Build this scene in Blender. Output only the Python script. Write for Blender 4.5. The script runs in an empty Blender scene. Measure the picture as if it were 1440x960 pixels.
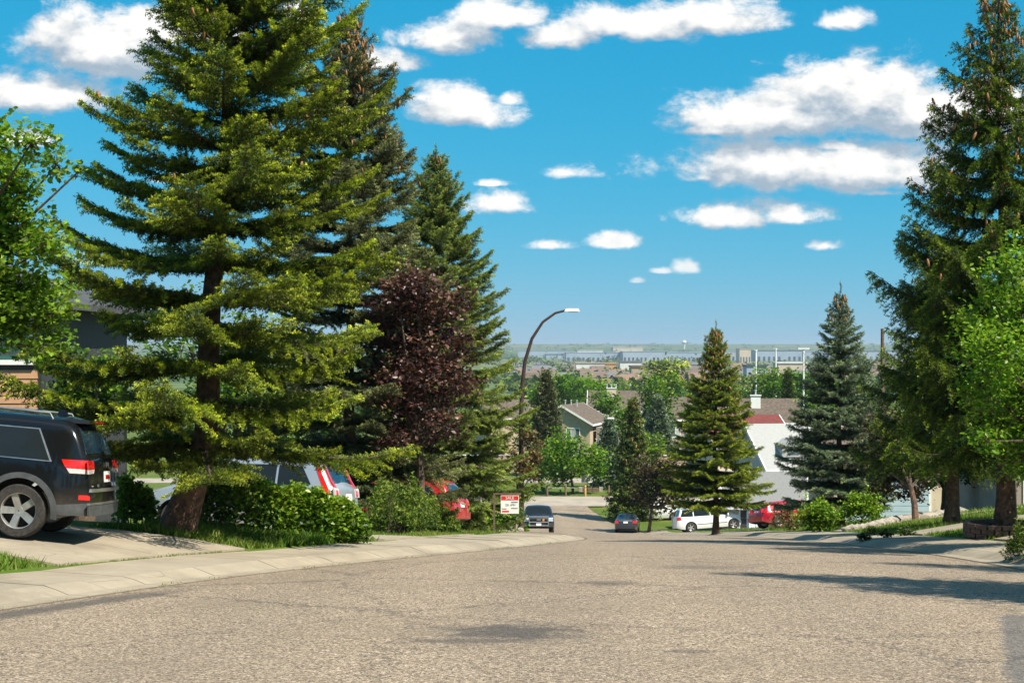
import bpy, bmesh, math, random
import numpy as np
from mathutils import Vector, Matrix
R = math.radians
sc = bpy.context.scene
col = sc.collection
# ---------------------------------------------------------------- camera
EYE = 1.55
F = 2400.0          # focal length in photograph pixels (60 mm on 36 mm)
cd = bpy.data.cameras.new('camera'); cam = bpy.data.objects.new('camera', cd); col.objects.link(cam)
cam.location = (0, 0, EYE); cam.rotation_euler = (R(90), 0, 0)
cd.lens = 60; cd.sensor_width = 36; cd.shift_y = 10/1440; cd.clip_end = 60000; cd.clip_start = .1
sc.camera = cam
sc.view_settings.view_transform = 'Standard'; sc.view_settings.look = 'None'
sc.view_settings.gamma = 1; sc.view_settings.exposure = 0.78
sc.view_settings.use_curve_mapping = False
sc.cycles.use_denoising = True
sc.cycles.max_bounces = 5; sc.cycles.transparent_max_bounces = 6
sc.cycles.diffuse_bounces = 2; sc.cycles.glossy_bounces = 2; sc.cycles.transmission_bounces = 3; sc.cycles.volume_bounces = 0
# ---------------------------------------------------------------- sun and sky
SUN_EL, SUN_BACK = R(50), R(40)            # sun stands to the right, a little behind the camera
sdir = Vector((math.cos(SUN_EL)*math.cos(SUN_BACK), -math.cos(SUN_EL)*math.sin(SUN_BACK), math.sin(SUN_EL)))
sl = bpy.data.lights.new('sun', 'SUN'); sl.energy = 5.0; sl.angle = R(.53); sl.color = (1, .93, .79)
so = bpy.data.objects.new('sun', sl); col.objects.link(so); so.rotation_euler = sdir.to_track_quat('Z', 'Y').to_euler()

class NT:
    """small helper to write node trees as expressions"""
    def __init__(s, nt): s.nt = nt
    def n(s, t, **kw):
        o = s.nt.nodes.new(t)
        for k, v in kw.items(): setattr(o, k, v)
        return o
    def put(s, sock, v):
        if isinstance(v, bpy.types.NodeSocket): s.nt.links.new(v, sock)
        elif v is not None: sock.default_value = v
    def m(s, op, a, b=None, c=None, clamp=False):
        o = s.n('ShaderNodeMath', operation=op, use_clamp=clamp)
        s.put(o.inputs[0], a); s.put(o.inputs[1], b)
        if c is not None: s.put(o.inputs[2], c)
        return o.outputs[0]
    def vec(s, x, y, z=0.0):
        o = s.n('ShaderNodeCombineXYZ'); s.put(o.inputs[0], x); s.put(o.inputs[1], y); s.put(o.inputs[2], z); return o.outputs[0]
    def xyz(s, v):
        o = s.n('ShaderNodeSeparateXYZ'); s.put(o.inputs[0], v); return o.outputs
    def noise(s, v, scale, detail=3, rough=.5, dist=0.0):
        o = s.n('ShaderNodeTexNoise'); s.put(o.inputs['Vector'], v)
        o.inputs['Scale'].default_value = scale; o.inputs['Detail'].default_value = detail
        o.inputs['Roughness'].default_value = rough; o.inputs['Distortion'].default_value = dist
        return o.outputs[0]
    def vor(s, v, scale, feature='F1', out=0):
        o = s.n('ShaderNodeTexVoronoi', feature=feature); s.put(o.inputs['Vector'], v); o.inputs['Scale'].default_value = scale
        return o.outputs[out]
    def mix(s, f, a, b, blend='MIX'):
        o = s.n('ShaderNodeMix', data_type='RGBA', blend_type=blend); s.put(o.inputs[0], f)
        for k, v in ((6, a), (7, b)):
            s.put(o.inputs[k], (*v, 1) if isinstance(v, tuple) and len(v) == 3 else v)
        return o.outputs[2]
    def ss(s, x, lo, hi):
        o = s.n('ShaderNodeMapRange', interpolation_type='SMOOTHSTEP'); s.put(o.inputs[0], x)
        s.put(o.inputs[1], lo); s.put(o.inputs[2], hi); return o.outputs[0]
    def ramp(s, f, stops):
        o = s.n('ShaderNodeValToRGB'); s.put(o.inputs[0], f); e = o.color_ramp.elements
        while len(e) < len(stops): e.new(.5)
        for k, (p, c) in zip(e, stops): k.position = p; k.color = (*c, 1)
        return o.outputs[0]

w = bpy.data.worlds.new('World'); sc.world = w; w.use_nodes = True
T = NT(w.node_tree); T.nt.nodes.clear()
sky = T.n('ShaderNodeTexSky', sky_type='NISHITA', sun_disc=False, sun_elevation=SUN_EL, altitude=1100, air_density=1.0, dust_density=.25, ozone_density=3.0)
sky.sun_rotation = math.atan2(sdir.x, sdir.y)
sr, sg, sb = T.xyz(sky.outputs[0])            # deep cyan sky of the photograph: contrast per channel
skyc = T.vec(T.m('MULTIPLY', T.m('POWER', sr, 2.1), .0255), T.m('MULTIPLY', T.m('POWER', sg, .45), 1.27), T.m('MULTIPLY', T.m('POWER', sb, .35), 2.20))
d = T.n('ShaderNodeTexCoord').outputs['Generated']
dx, dy, dz = T.xyz(d)
yy = T.m('MAXIMUM', dy, .06)
u, v = T.m('DIVIDE', dx, yy), T.m('DIVIDE', dz, yy)
def px(x): return (x-720)/F
def py(y): return (490-y)/F
# cumulus of the photograph: centre x, base y, half width, height
CL = [(1200,192,155,122),(1105,192,165,84),(1010,190,62,18),(1290,196,110,90),(1390,200,90,110),
      (1090,264,190,72),(1230,270,170,82),(985,258,70,24),
      (800,68,72,44),(890,58,130,62),(1010,50,100,52),(625,74,75,52),(700,40,80,44),(545,100,60,34),
      (650,178,92,66),(715,150,30,26),
      (150,108,130,104),(215,70,80,70),(70,156,125,66),(20,150,50,60),(300,60,60,50),(420,34,28,30),
      (697,300,50,36),(690,262,30,10),(1025,320,80,42),(1110,318,55,38),(800,251,44,24),(770,351,38,16),(868,349,42,24),
      (1160,352,34,20),(971,384,23,22),(1185,43,50,36),(895,398,12,7),(930,384,14,8),(1245,276,40,14),
      (1180,214,60,20),(250,258,40,18),(30,206,38,26),(530,215,40,20)]
gz = T.m('ADD', T.m('MAXIMUM', dz, 0.0), .16)
g = T.noise(T.vec(T.m('DIVIDE', dx, gz), T.m('DIVIDE', dy, gz), 0.0), 1.6, 3, .5)   # clouds round the rest of the sky
off = T.m('MAXIMUM', T.ss(T.m('ABSOLUTE', u), .34, .46), T.m('MAXIMUM', T.ss(v, .24, .32), T.m('LESS_THAN', dy, .06)))
g = T.m('SUBTRACT', T.m('MULTIPLY', T.m('SUBTRACT', g, .53), 4.0), T.m('MULTIPLY', T.m('SUBTRACT', 1.0, off), 9.0))
def vm(op, a, b=None, c=None):
    o = T.n('ShaderNodeVectorMath', operation=op)
    for k, q in enumerate((a, b, c)):
        if q is not None: T.put(o.inputs[k], q)
    return o.outputs['Value' if op == 'LENGTH' else 0]
def field(U, V, CL=CL, det=6):
    acc = g
    q = T.vec(U, V, V)
    for (x, yb, rx, h) in CL:
        cx, cy = px(x), py(yb - h*.30)
        kx, ku, kd = F/rx, F/(h*.72), F/(h*.36)
        e = vm('LENGTH', vm('MAXIMUM', vm('MULTIPLY_ADD', q, (kx, ku, -kd), (-cx*kx, -cy*ku, cy*kd)), (-1e6, 0, 0)))
        k = min(1.0, .45 + h/150)
        acc = T.m('SMOOTH_MAX', acc, T.m('MULTIPLY_ADD', e, -k, k), .06)
    n1 = T.noise(T.vec(U, T.m('MULTIPLY', V, 1.5), 0.0), 24, det, .66, .15)
    return T.m('ADD', acc, T.m('MULTIPLY', T.m('SUBTRACT', n1, .5), 1.9))
f0 = field(u, v)
f1 = field(T.m('ADD', u, .004), T.m('ADD', v, .0125), [c for c in CL if c[3] > 35], 3)
alpha = T.m('MULTIPLY', T.ss(f0, -.08, .40), T.ss(v, .012, .06))
lit = T.ss(T.m('SUBTRACT', f0, f1), -.36, .58)
fine = T.noise(T.vec(u, T.m('MULTIPLY', v, 1.7), 3.3), 70, 4, .65)
lit = T.m('ADD', lit, T.m('MULTIPLY', T.m('SUBTRACT', fine, .5), .9), clamp=True)
cc = T.mix(lit, (2.3, 2.9, 3.5), (6.6, 6.4, 6.1))
full = T.mix(T.m('MULTIPLY', alpha, .97), skyc, cc)
bg = T.n('ShaderNodeBackground'); bg.inputs['Strength'].default_value = .10
T.put(bg.inputs['Color'], full)
T.nt.links.new(bg.outputs[0], T.n('ShaderNodeOutputWorld').inputs[0])
w.cycles.sampling_method = 'MANUAL'; w.cycles.sample_map_resolution = 512
# ---------------------------------------------------------------- helpers
def tag(o, label=None, cat=None, group=None, kind=None):
    if label: o['label'] = label
    if cat: o['category'] = cat
    if group: o['group'] = group
    if kind: o['kind'] = kind
    return o
def empty(name, loc, rz=0, label=None, cat=None, group=None):
    o = bpy.data.objects.new(name, None); col.objects.link(o); o.location = loc; o.rotation_euler.z = rz
    return tag(o, label, cat, group)
def link(name, me, parent=None, loc=None):
    o = bpy.data.objects.new(name, me); col.objects.link(o)
    if parent is not None: o.parent = parent
    if loc is not None: o.location = loc
    return o
def kids(o): return [c for c in list(o.children)]
def copy_tree(o, parent=None):
    ch = kids(o); c = o.copy(); col.objects.link(c); c.parent = parent
    for k in ch: copy_tree(k, c)
    return c
def np_mesh(name, V, Fc, mat, attrs=None, smooth=False):
    """mesh from numpy vertices and equal-sized faces, with float point attributes"""
    me = bpy.data.meshes.new(name); V = np.asarray(V, np.float32); Fc = np.asarray(Fc, np.int32)
    k = Fc.shape[1]; me.vertices.add(len(V)); me.vertices.foreach_set('co', V.ravel())
    me.loops.add(Fc.size); me.loops.foreach_set('vertex_index', Fc.ravel())
    me.polygons.add(len(Fc)); me.polygons.foreach_set('loop_start', np.arange(0, Fc.size, k, dtype=np.int32))
    if smooth: me.polygons.foreach_set('use_smooth', np.ones(len(Fc), bool))
    for n, a in (attrs or {}).items():
        at = me.attributes.new(n, 'FLOAT', 'POINT'); at.data.foreach_set('value', np.asarray(a, np.float32))
    me.update(calc_edges=True)
    if mat: me.materials.append(mat)
    return me
class MB:
    """collects boxes, tubes, lathes and polygons into one mesh"""
    def __init__(s): s.v = []; s.f = []
    def poly(s, pts):
        i = len(s.v); s.v += [tuple(p) for p in pts]; s.f.append(tuple(range(i, i+len(pts)))); return s
    def box(s, c, d, rz=0, taper=1.0):
        i = len(s.v); cx, cy, cz = c; hx, hy, hz = d[0]/2, d[1]/2, d[2]/2; cr, sr = math.cos(rz), math.sin(rz)
        for z in (-1, 1):
            t = taper if z > 0 else 1
            for a, b in ((-1, -1), (1, -1), (1, 1), (-1, 1)):
                x, y = a*hx*t, b*hy*t; s.v.append((cx+x*cr-y*sr, cy+x*sr+y*cr, cz+z*hz))
        s.f += [(i+3, i+2, i+1, i), (i+4, i+5, i+6, i+7)] + [(i+k, i+(k+1) % 4, i+4+(k+1) % 4, i+4+k) for k in range(4)]; return s
    def prism(s, pts, z0, z1):
        i = len(s.v); n = len(pts)
        s.v += [(p[0], p[1], z0 if len(p) < 3 else p[2]) for p in pts] + [(p[0], p[1], z1 if len(p) < 3 else p[2]+z1) for p in pts]
        s.f += [tuple(range(i+n-1, i-1, -1)), tuple(range(i+n, i+2*n))] + [(i+k, i+(k+1) % n, i+n+(k+1) % n, i+n+k) for k in range(n)]; return s
    def tube(s, pts, rad, n=8, cap=True):
        pts = [Vector(p) for p in pts]; rad = rad if hasattr(rad, '__len__') else [rad]*len(pts); i = len(s.v); up = None
        for k, p in enumerate(pts):
            t = (pts[min(k+1, len(pts)-1)]-pts[max(k-1, 0)]).normalized()
            if up is None: up = Vector((0, 0, 1)) if abs(t.z) < .9 else Vector((1, 0, 0))
            a = t.cross(up).normalized(); b = a.cross(t).normalized(); up = b
            for j in range(n):
                q = 2*math.pi*j/n; s.v.append(tuple(p + a*(rad[k]*math.cos(q)) + b*(rad[k]*math.sin(q))))
        for k in range(len(pts)-1):
            for j in range(n):
                s.f.append((i+k*n+j, i+k*n+(j+1) % n, i+(k+1)*n+(j+1) % n, i+(k+1)*n+j))
        if cap:
            s.f.append(tuple(range(i+n-1, i-1, -1))); m = i+(len(pts)-1)*n; s.f.append(tuple(range(m, m+n)))
        return s
    def lathe(s, prof, n=20, o=(0, 0, 0), axis='z'):
        i = len(s.v)
        for (r, h) in prof:
            for j in range(n):
                q = 2*math.pi*j/n; a, b = r*math.cos(q), r*math.sin(q)
                s.v.append((o[0]+a, o[1]+b, o[2]+h) if axis == 'z' else (o[0]+a, o[1]+h, o[2]+b))
        for k in range(len(prof)-1):
            for j in range(n):
                s.f.append((i+k*n+j, i+k*n+(j+1) % n, i+(k+1)*n+(j+1) % n, i+(k+1)*n+j))
        return s
    def mesh(s, name, mat, smooth=False):
        me = bpy.data.meshes.new(name); me.from_pydata(s.v, [], s.f); me.update()
        bm = bmesh.new(); bm.from_mesh(me); bmesh.ops.recalc_face_normals(bm, faces=bm.faces); bm.to_mesh(me); bm.free()
        if smooth:
            me.polygons.foreach_set('use_smooth', [True]*len(me.polygons))
            me.set_sharp_from_angle(angle=R(38))
        if mat: me.materials.append(mat)
        return me
    def build(s, name, mat, parent=None, smooth=False, loc=None): return link(name, s.mesh(name, mat, smooth), parent, loc)
# ---------------------------------------------------------------- materials
def new_mat(name):
    m = bpy.data.materials.new(name); m.use_nodes = True; t = NT(m.node_tree)
    return m, t, m.node_tree.nodes['Principled BSDF']
def pm(name, c1, c2=None, scale=6.0, rough=.8, bump=0.0, metal=0.0, detail=4, coat=0.0, spec=.4, obj=True, contrast=(.35, .65)):
    """plain procedural material: two tones mixed by noise, optional fine relief"""
    m, t, b = new_mat(name)
    c2 = c2 or tuple(min(1, x*.82) for x in c1)
    co = t.n('ShaderNodeTexCoord').outputs['Object'] if obj else t.n('ShaderNodeNewGeometry').outputs['Position']
    n = t.noise(co, scale, detail, .6)
    t.put(b.inputs['Base Color'], t.mix(t.ss(n, *contrast), c1, c2))
    b.inputs['Roughness'].default_value = rough; b.inputs['Metallic'].default_value = metal
    b.inputs['Coat Weight'].default_value = coat; b.inputs['Coat Roughness'].default_value = .04
    b.inputs['Specular IOR Level'].default_value = spec
    if bump:
        bn = t.n('ShaderNodeBump'); bn.inputs['Strength'].default_value = bump; bn.inputs['Distance'].default_value = .02
        t.put(bn.inputs['Height'], t.noise(co, scale*4, 4, .6)); t.put(b.inputs['Normal'], bn.outputs[0])
    return m
def foliage_mat(name, dark, mid, new, trans=.3, rough=.55, spec=.25):
    """leaf or needle colour from the point attributes tint (age of the shoot) and rnd"""
    m, t, b = new_mat(name)
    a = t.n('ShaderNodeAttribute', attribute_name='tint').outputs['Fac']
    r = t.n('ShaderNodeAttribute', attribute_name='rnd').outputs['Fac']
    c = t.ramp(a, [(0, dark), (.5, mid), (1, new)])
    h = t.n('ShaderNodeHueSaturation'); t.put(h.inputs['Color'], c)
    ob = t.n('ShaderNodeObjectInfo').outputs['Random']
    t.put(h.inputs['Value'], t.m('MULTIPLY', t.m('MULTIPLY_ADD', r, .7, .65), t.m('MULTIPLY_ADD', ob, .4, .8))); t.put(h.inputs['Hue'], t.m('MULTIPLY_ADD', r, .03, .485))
    t.put(b.inputs['Base Color'], h.outputs[0]); b.inputs['Roughness'].default_value = rough; b.inputs['Specular IOR Level'].default_value = spec
    tr = t.n('ShaderNodeBsdfTranslucent'); t.put(tr.inputs[0], t.mix(1.0, h.outputs[0], (1.0, 1.15, .5), 'MULTIPLY'))
    mx = t.n('ShaderNodeMixShader'); mx.inputs[0].default_value = trans
    t.nt.links.new(b.outputs[0], mx.inputs[1]); t.nt.links.new(tr.outputs[0], mx.inputs[2])
    t.nt.links.new(mx.outputs[0], t.nt.nodes['Material Output'].inputs[0])
    return m
# ---------------------------------------------------------------- lie of the land
PD = [(-60,-1.6),(-30,0.1),(0,1.55),(6,1.9),(12,2.33),(18,2.73),(24,3.15),(30,3.62),(36,4.15),(45,5.04),(60,6.60),(80,8.74),(100,10.92),(109,11.90),(120,13.08),(128,13.9),(133,14.36),(139,14.66),(148,14.72),(157,14.55),(166,14.42),(185,14.5),(205,14.9),(300,18.2),(500,22.5),(1000,27),(1800,31),(3000,31),(5000,22),(8000,-6),(10000,-26),(14000,-26),(26000,-30)]
PDx, PDy = np.array([p[0] for p in PD], float), np.array([p[1] for p in PD], float)
def _mono(xs, ys):
    h = np.diff(xs); s = np.diff(ys)/h; m = np.zeros_like(xs); m[0], m[-1] = s[0], s[-1]
    for i in range(1, len(xs)-1):
        m[i] = 0 if s[i-1]*s[i] <= 0 else 3*(h[i-1]+h[i])/((2*h[i]+h[i-1])/s[i-1]+(h[i]+2*h[i-1])/s[i])
    return m
PDm = _mono(PDx, PDy)
def herm(xs, ys, ms, x):
    x = np.clip(np.asarray(x, float), xs[0], xs[-1]); i = np.clip(np.searchsorted(xs, x)-1, 0, len(xs)-2)
    h = xs[i+1]-xs[i]; t = (x-xs[i])/h
    return (2*t**3-3*t**2+1)*ys[i]+(t**3-2*t**2+t)*h*ms[i]+(-2*t**3+3*t**2)*ys[i+1]+(t**3-t**2)*h*ms[i+1]
def zroad(y): return EYE - herm(PDx, PDy, PDm, y)
class Cv:
    def __init__(s, pts):
        s.x = np.array([p[0] for p in pts], float); s.y = np.array([p[1] for p in pts], float); s.m = _mono(s.x, s.y)
    def __call__(s, y): return herm(s.x, s.y, s.m, y)
KL = Cv([(-60,-7.5),(0,-7.4),(12,-6.5),(17.7,-5.3),(22.5,-3.94),(26.7,-2.45),(33,-.28),(41,1.37),(48,2.05),(56,2.2),(70,2.1),(90,1.1),(110,.3),(133,-.1),(158,-.6),(26000,-.6)])
KR = Cv([(-60,7.3),(0,7.35),(28,7.4),(36,7.2),(44,7.3),(60,8.3),(80,9.2),(110,10.1),(137,10.4),(143,8.6),(150,7.8),(158,7.0),(26000,7.0)])
HLt = np.array([0, .28, .6, 1.95, 2.6, 3.7, 5, 9, 20, 40, 90, 5000]); HLz = np.array([0, .015, .12, .18, .30, .46, .56, .78, 1.2, 1.8, 2.5, 2.5])
HRt = np.array([0, .28, .6, 1.95, 4, 8, 14, 24, 50, 5000]); HRz = np.array([0, .015, .12, .18, .50, .98, 1.55, 2.1, 2.7, 2.7])
def ground(x, y):
    x, y = np.asarray(x, float), np.asarray(y, float)
    tl, tr = KL(y)-x, x-KR(y)
    f = np.clip((150-y)/30, 0, 1)          # the banks level out at the foot of the hill
    fl = np.clip((38.5-y)/9, .32, 1)
    h = np.where(tl > 0, np.interp(tl, HLt, HLz)*np.where(tl > 2, fl*f, np.maximum(f, .0)), np.where(tr > 0, np.interp(tr, HRt, HRz)*f*np.where(tr > 2, np.clip(1-(y-48)/55*.42, .58, 1), 1), 0))
    return zroad(y) + h
def G(x, y): return float(ground(x, y))
def at(pxx, d): return (pxx-720)/F*d          # lateral place of an image column at distance d
def zat(pyy, d): return EYE - (pyy-490)/F*d

rows = np.concatenate([np.arange(-30, 60, .75), np.arange(60, 170, 1.5), np.geomspace(170, 24000, 90)])
tl = np.array([0, .14, .28, .45, .6, 1.2, 1.95, 2.6, 3.2, 3.7, 4.4, 5, 7, 9, 14, 20, 30, 40, 60, 90, 160, 400])
tr = np.array([0, .14, .28, .45, .6, 1.2, 1.95, 3, 4, 6, 8, 11, 14, 19, 24, 35, 50, 75, 110, 200, 400])
VV = []
for y in rows:
    k = max(1, y/150)
    kl, kr = float(KL(y)), float(KR(y))
    xs = np.concatenate([(kl-tl*k*np.where(tl > 2, 1, 1/k))[::-1], np.linspace(kl, kr, 6)[1:-1], kr+tr*k*np.where(tr > 2, 1, 1/k)])
    VV.append(np.stack([xs, np.full_like(xs, y), ground(xs, np.full_like(xs, y))], 1))
nc = len(VV[0]); VV = np.concatenate(VV)
# lower under road and walk so that the sheets above keep clear of it
tL, tR = KL(VV[:, 1])-VV[:, 0], VV[:, 0]-KR(VV[:, 1])
VV[:, 2] -= np.where((np.maximum(tL, tR) < 1.9) & (VV[:, 1] < 168), .10, 0)
FF = [(r*nc+c, r*nc+c+1, (r+1)*nc+c+1, (r+1)*nc+c) for r in range(len(rows)-1) for c in range(nc-1)]
m, t, b = new_mat('ground_turf')
P = t.n('ShaderNodeNewGeometry').outputs['Position']; Px, Py, Pz = t.xyz(P)
n1, n2 = t.noise(P, .35, 4, .6), t.noise(P, 9, 4, .65)
lawn = t.mix(t.ss(n1, .35, .68), (.075, .125, .018), (.145, .155, .035))
lawn = t.mix(t.m('MULTIPLY', t.ss(n2, .42, .7), .5), lawn, (.05, .08, .015))
dirt = t.ss(t.noise(P, 1.3, 4, .6), .60, .72)
lawn = t.mix(t.m('MULTIPLY', dirt, .6), lawn, (.15, .10, .055))
fp = t.vec(t.m('MULTIPLY', Px, .0026), t.m('MULTIPLY', Py, .0016), 0.0)
vo = t.n('ShaderNodeTexVoronoi'); t.put(vo.inputs['Vector'], fp); vo.inputs['Scale'].default_value = 1
fc = t.ramp(t.xyz(vo.outputs['Color'])[0], [(0, (.06, .11, .03)), (.4, (.12, .16, .05)), (.7, (.20, .19, .09)), (1, (.08, .14, .03))])
fc = t.mix(t.ss(t.noise(P, .01, 5, .7), .45, .62), fc, (.03, .055, .02))
t.put(b.inputs['Base Color'], t.mix(t.ss(Py, 260, 700), lawn, fc)); b.inputs['Roughness'].default_value = .95; b.inputs['Specular IOR Level'].default_value = .1
MG = m
tag(link('ground', np_mesh('ground', VV, FF, m, smooth=True)), 'lawn and land sloping down to the valley', kind='structure')

# asphalt: worn chip-sealed road, tan stones in dark binder, tar stains and patches
m, t, b = new_mat('asphalt')
P = t.n('ShaderNodeNewGeometry').outputs['Position']; Px, Py, Pz = t.xyz(P)
P2 = t.vec(Px, Py, 0.0)
st = t.vor(P2, 62, out=1); sv = t.xyz(st)[0]
base = t.ramp(sv, [(0, (.050, .038, .028)), (.3, (.190, .142, .098)), (.7, (.330, .252, .178)), (1, (.60, .490, .37))])
big = t.noise(P2, .45, 5, .6); med = t.noise(P2, 4.5, 4, .7)
base = t.mix(t.m('MULTIPLY', t.ss(big, .42, .70), .38), base, (.20, .155, .11))
base = t.mix(t.m('MULTIPLY', t.ss(med, .5, .75), .35), base, (.15, .115, .08))
trk = t.m('MULTIPLY', t.m('ADD', t.m('SINE', t.m('MULTIPLY_ADD', Px, 2.2, t.m('MULTIPLY', big, 2.0))), 1.0), .5)
base = t.mix(t.m('MULTIPLY', trk, .16), base, (.10, .085, .07))
wob = t.noise(P2, 2.2, 5, .75)
def blot(cx, cy, rx, ry, s, c, soft=.5, n=.9):
    global base
    a = t.m('MULTIPLY', t.m('SUBTRACT', Px, cx), 1/rx); q = t.m('MULTIPLY', t.m('SUBTRACT', Py, cy), 1/ry)
    r = t.m('ADD', t.m('SQRT', t.m('ADD', t.m('MULTIPLY', a, a), t.m('MULTIPLY', q, q))), t.m('MULTIPLY', t.m('SUBTRACT', wob, .5), n))
    base = t.mix(t.m('MULTIPLY', t.m('SUBTRACT', 1.0, t.ss(r, 1-soft, 1)), s), base, c)
blot(0, 14.9, .85, 1.1, .75, (.050, .047, .046), .7, 1.9); blot(-.35, 14.2, .5, .35, .6, (.06, .055, .05), .6, 1.6); blot(1.2, 21, .45, .7, .5, (.07, .06, .055), .6, 1.4)
blot(2.6, 24.5, .9, .8, .45, (.08, .07, .06), .7, 1.5); blot(1.4, 13.4, .28, .18, .5, (.06, .05, .05), .7, 1.8)
# dark colour streak along the gutter on the left, patch of newer asphalt on the right
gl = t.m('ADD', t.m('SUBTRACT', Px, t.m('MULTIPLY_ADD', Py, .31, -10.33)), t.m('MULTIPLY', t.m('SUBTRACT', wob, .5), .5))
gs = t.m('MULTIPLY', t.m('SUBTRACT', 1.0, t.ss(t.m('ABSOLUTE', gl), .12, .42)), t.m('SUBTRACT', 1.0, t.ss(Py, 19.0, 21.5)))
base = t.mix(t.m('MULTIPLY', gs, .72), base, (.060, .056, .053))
pe = t.m('MULTIPLY', t.m('SUBTRACT', wob, .5), .25)
pa = t.m('MULTIPLY', t.ss(t.m('ADD', t.m('MULTIPLY_ADD', Py, -.275, Px), pe), .12, .24), t.m('SUBTRACT', 1.0, t.ss(t.m('ADD', Py, pe), 16.6, 17.0)))
base = t.mix(t.m('MULTIPLY', pa, .8), base, t.mix(sv, (.075, .072, .07), (.16, .15, .14)))
# cracks
cr = t.vor(t.vec(t.m('ADD', Px, t.m('MULTIPLY', wob, 1.4)), t.m('ADD', t.m('MULTIPLY', Py, .8), med), 0.0), .22, 'DISTANCE_TO_EDGE')
base = t.mix(t.m('MULTIPLY', t.m('SUBTRACT', 1.0, t.ss(cr, .002, .009)), .5), base, (.05, .045, .04))
ea = t.m('ADD', t.n('ShaderNodeAttribute', attribute_name='edge').outputs['Fac'], t.m('MULTIPLY', t.m('SUBTRACT', t.noise(P2, 7, 4, .7), .5), .22))
base = t.mix(t.m('MULTIPLY', t.m('SUBTRACT', 1.0, t.ss(ea, .02, .13)), .8), base, (.085, .058, .036))
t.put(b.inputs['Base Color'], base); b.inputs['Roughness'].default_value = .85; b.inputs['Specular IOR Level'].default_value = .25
bn = t.n('ShaderNodeBump'); bn.inputs['Strength'].default_value = .55; bn.inputs['Distance'].default_value = .012
t.put(bn.inputs['Height'], t.vor(P2, 62)); bn.invert = True; t.put(b.inputs['Normal'], bn.outputs[0])
M_ASPH = m
ys = np.concatenate([np.arange(-25, 60, .75), np.arange(60, 158.1, 1.5)])
V = []; nx = 9; ED = []
for y in ys:
    for k in range(nx):
        x = float(KL(y))*(1-k/(nx-1))+float(KR(y))*k/(nx-1); V.append((x, y, float(zroad(y))+.05*math.sin(math.pi*k/(nx-1))+.004)); ED.append(min(x-float(KL(y)), float(KR(y))-x))
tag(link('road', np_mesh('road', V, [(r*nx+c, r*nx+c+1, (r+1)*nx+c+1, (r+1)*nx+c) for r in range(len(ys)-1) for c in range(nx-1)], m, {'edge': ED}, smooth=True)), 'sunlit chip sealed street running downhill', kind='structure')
def sheet(name, x0, x1, y0, y1, mat, dz, label, nx=2, ny=8, xf=None):
    V = []
    for j in range(ny+1):
        y = y0+(y1-y0)*j/ny
        for i in range(nx+1):
            x = x0+(x1-x0)*i/nx; V.append((x, y, float(zroad(y))+dz))
    return tag(link(name, np_mesh(name, V, [(r*(nx+1)+c, r*(nx+1)+c+1, (r+1)*(nx+1)+c+1, (r+1)*(nx+1)+c) for r in range(ny) for c in range(nx)], mat)), label, kind='structure')
M_LANE = pm('pale_asphalt', (.36, .31, .25), (.27, .23, .185), .5, .9, .2, obj=False)
sheet('lane', -16, 30, 157.6, 166.6, M_LANE, .012, 'pale back lane crossing the foot of the street', 12, 6)
sheet('main_road', -120, 140, 184, 192, M_LANE, .02, 'pale main road beyond the grass strip', 12, 4)
# concrete walks: each slab a part, with rolled kerb in its section
m, t, b = new_mat('concrete')
P = t.n('ShaderNodeNewGeometry').outputs['Position']
oi = t.n('ShaderNodeObjectInfo').outputs['Random']
c = t.mix(t.ss(t.noise(P, 1.2, 5, .65), .3, .7), (.37, .315, .235), (.285, .238, .176))
c = t.mix(t.m('MULTIPLY', t.ss(t.noise(P, 55, 3, .6), .5, .75), .45), c, (.22, .19, .15))
c = t.mix(t.m('MULTIPLY', t.ss(t.noise(P, 3.1, 5, .7), .58, .72), .5), c, (.24, .20, .155))
c = t.mix(t.m('MULTIPLY', oi, .35), c, (.27, .23, .18))
c = t.mix(t.m('MULTIPLY', t.ss(t.noise(P, .55, 6, .72), .50, .66), .55), c, (.20, .165, .125))
ck = t.vor(t.mix(.12, P, t.n('ShaderNodeTexNoise').outputs['Color']), .55, 'DISTANCE_TO_EDGE')
c = t.mix(t.m('MULTIPLY', t.m('SUBTRACT', 1.0, t.ss(ck, .001, .006)), t.m('MULTIPLY', t.ss(t.noise(P, .8, 3, .6), .48, .6), .55)), c, (.09, .075, .058))
t.put(b.inputs['Base Color'], c); b.inputs['Roughness'].default_value = .9; b.inputs['Specular IOR Level'].default_value = .2
bn = t.n('ShaderNodeBump'); bn.inputs['Strength'].default_value = .25; bn.inputs['Distance'].default_value = .01
t.put(bn.inputs['Height'], t.noise(P, 60, 3, .6)); t.put(b.inputs['Normal'], bn.outputs[0])
M_CONC = m
rng = random.Random(4)
WP = [(.004, -.08), (.004, .012), (.26, .020), (.42, .075), (.58, .122), (1.25, .150), (1.94, .180), (1.94, -.02)]
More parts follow.
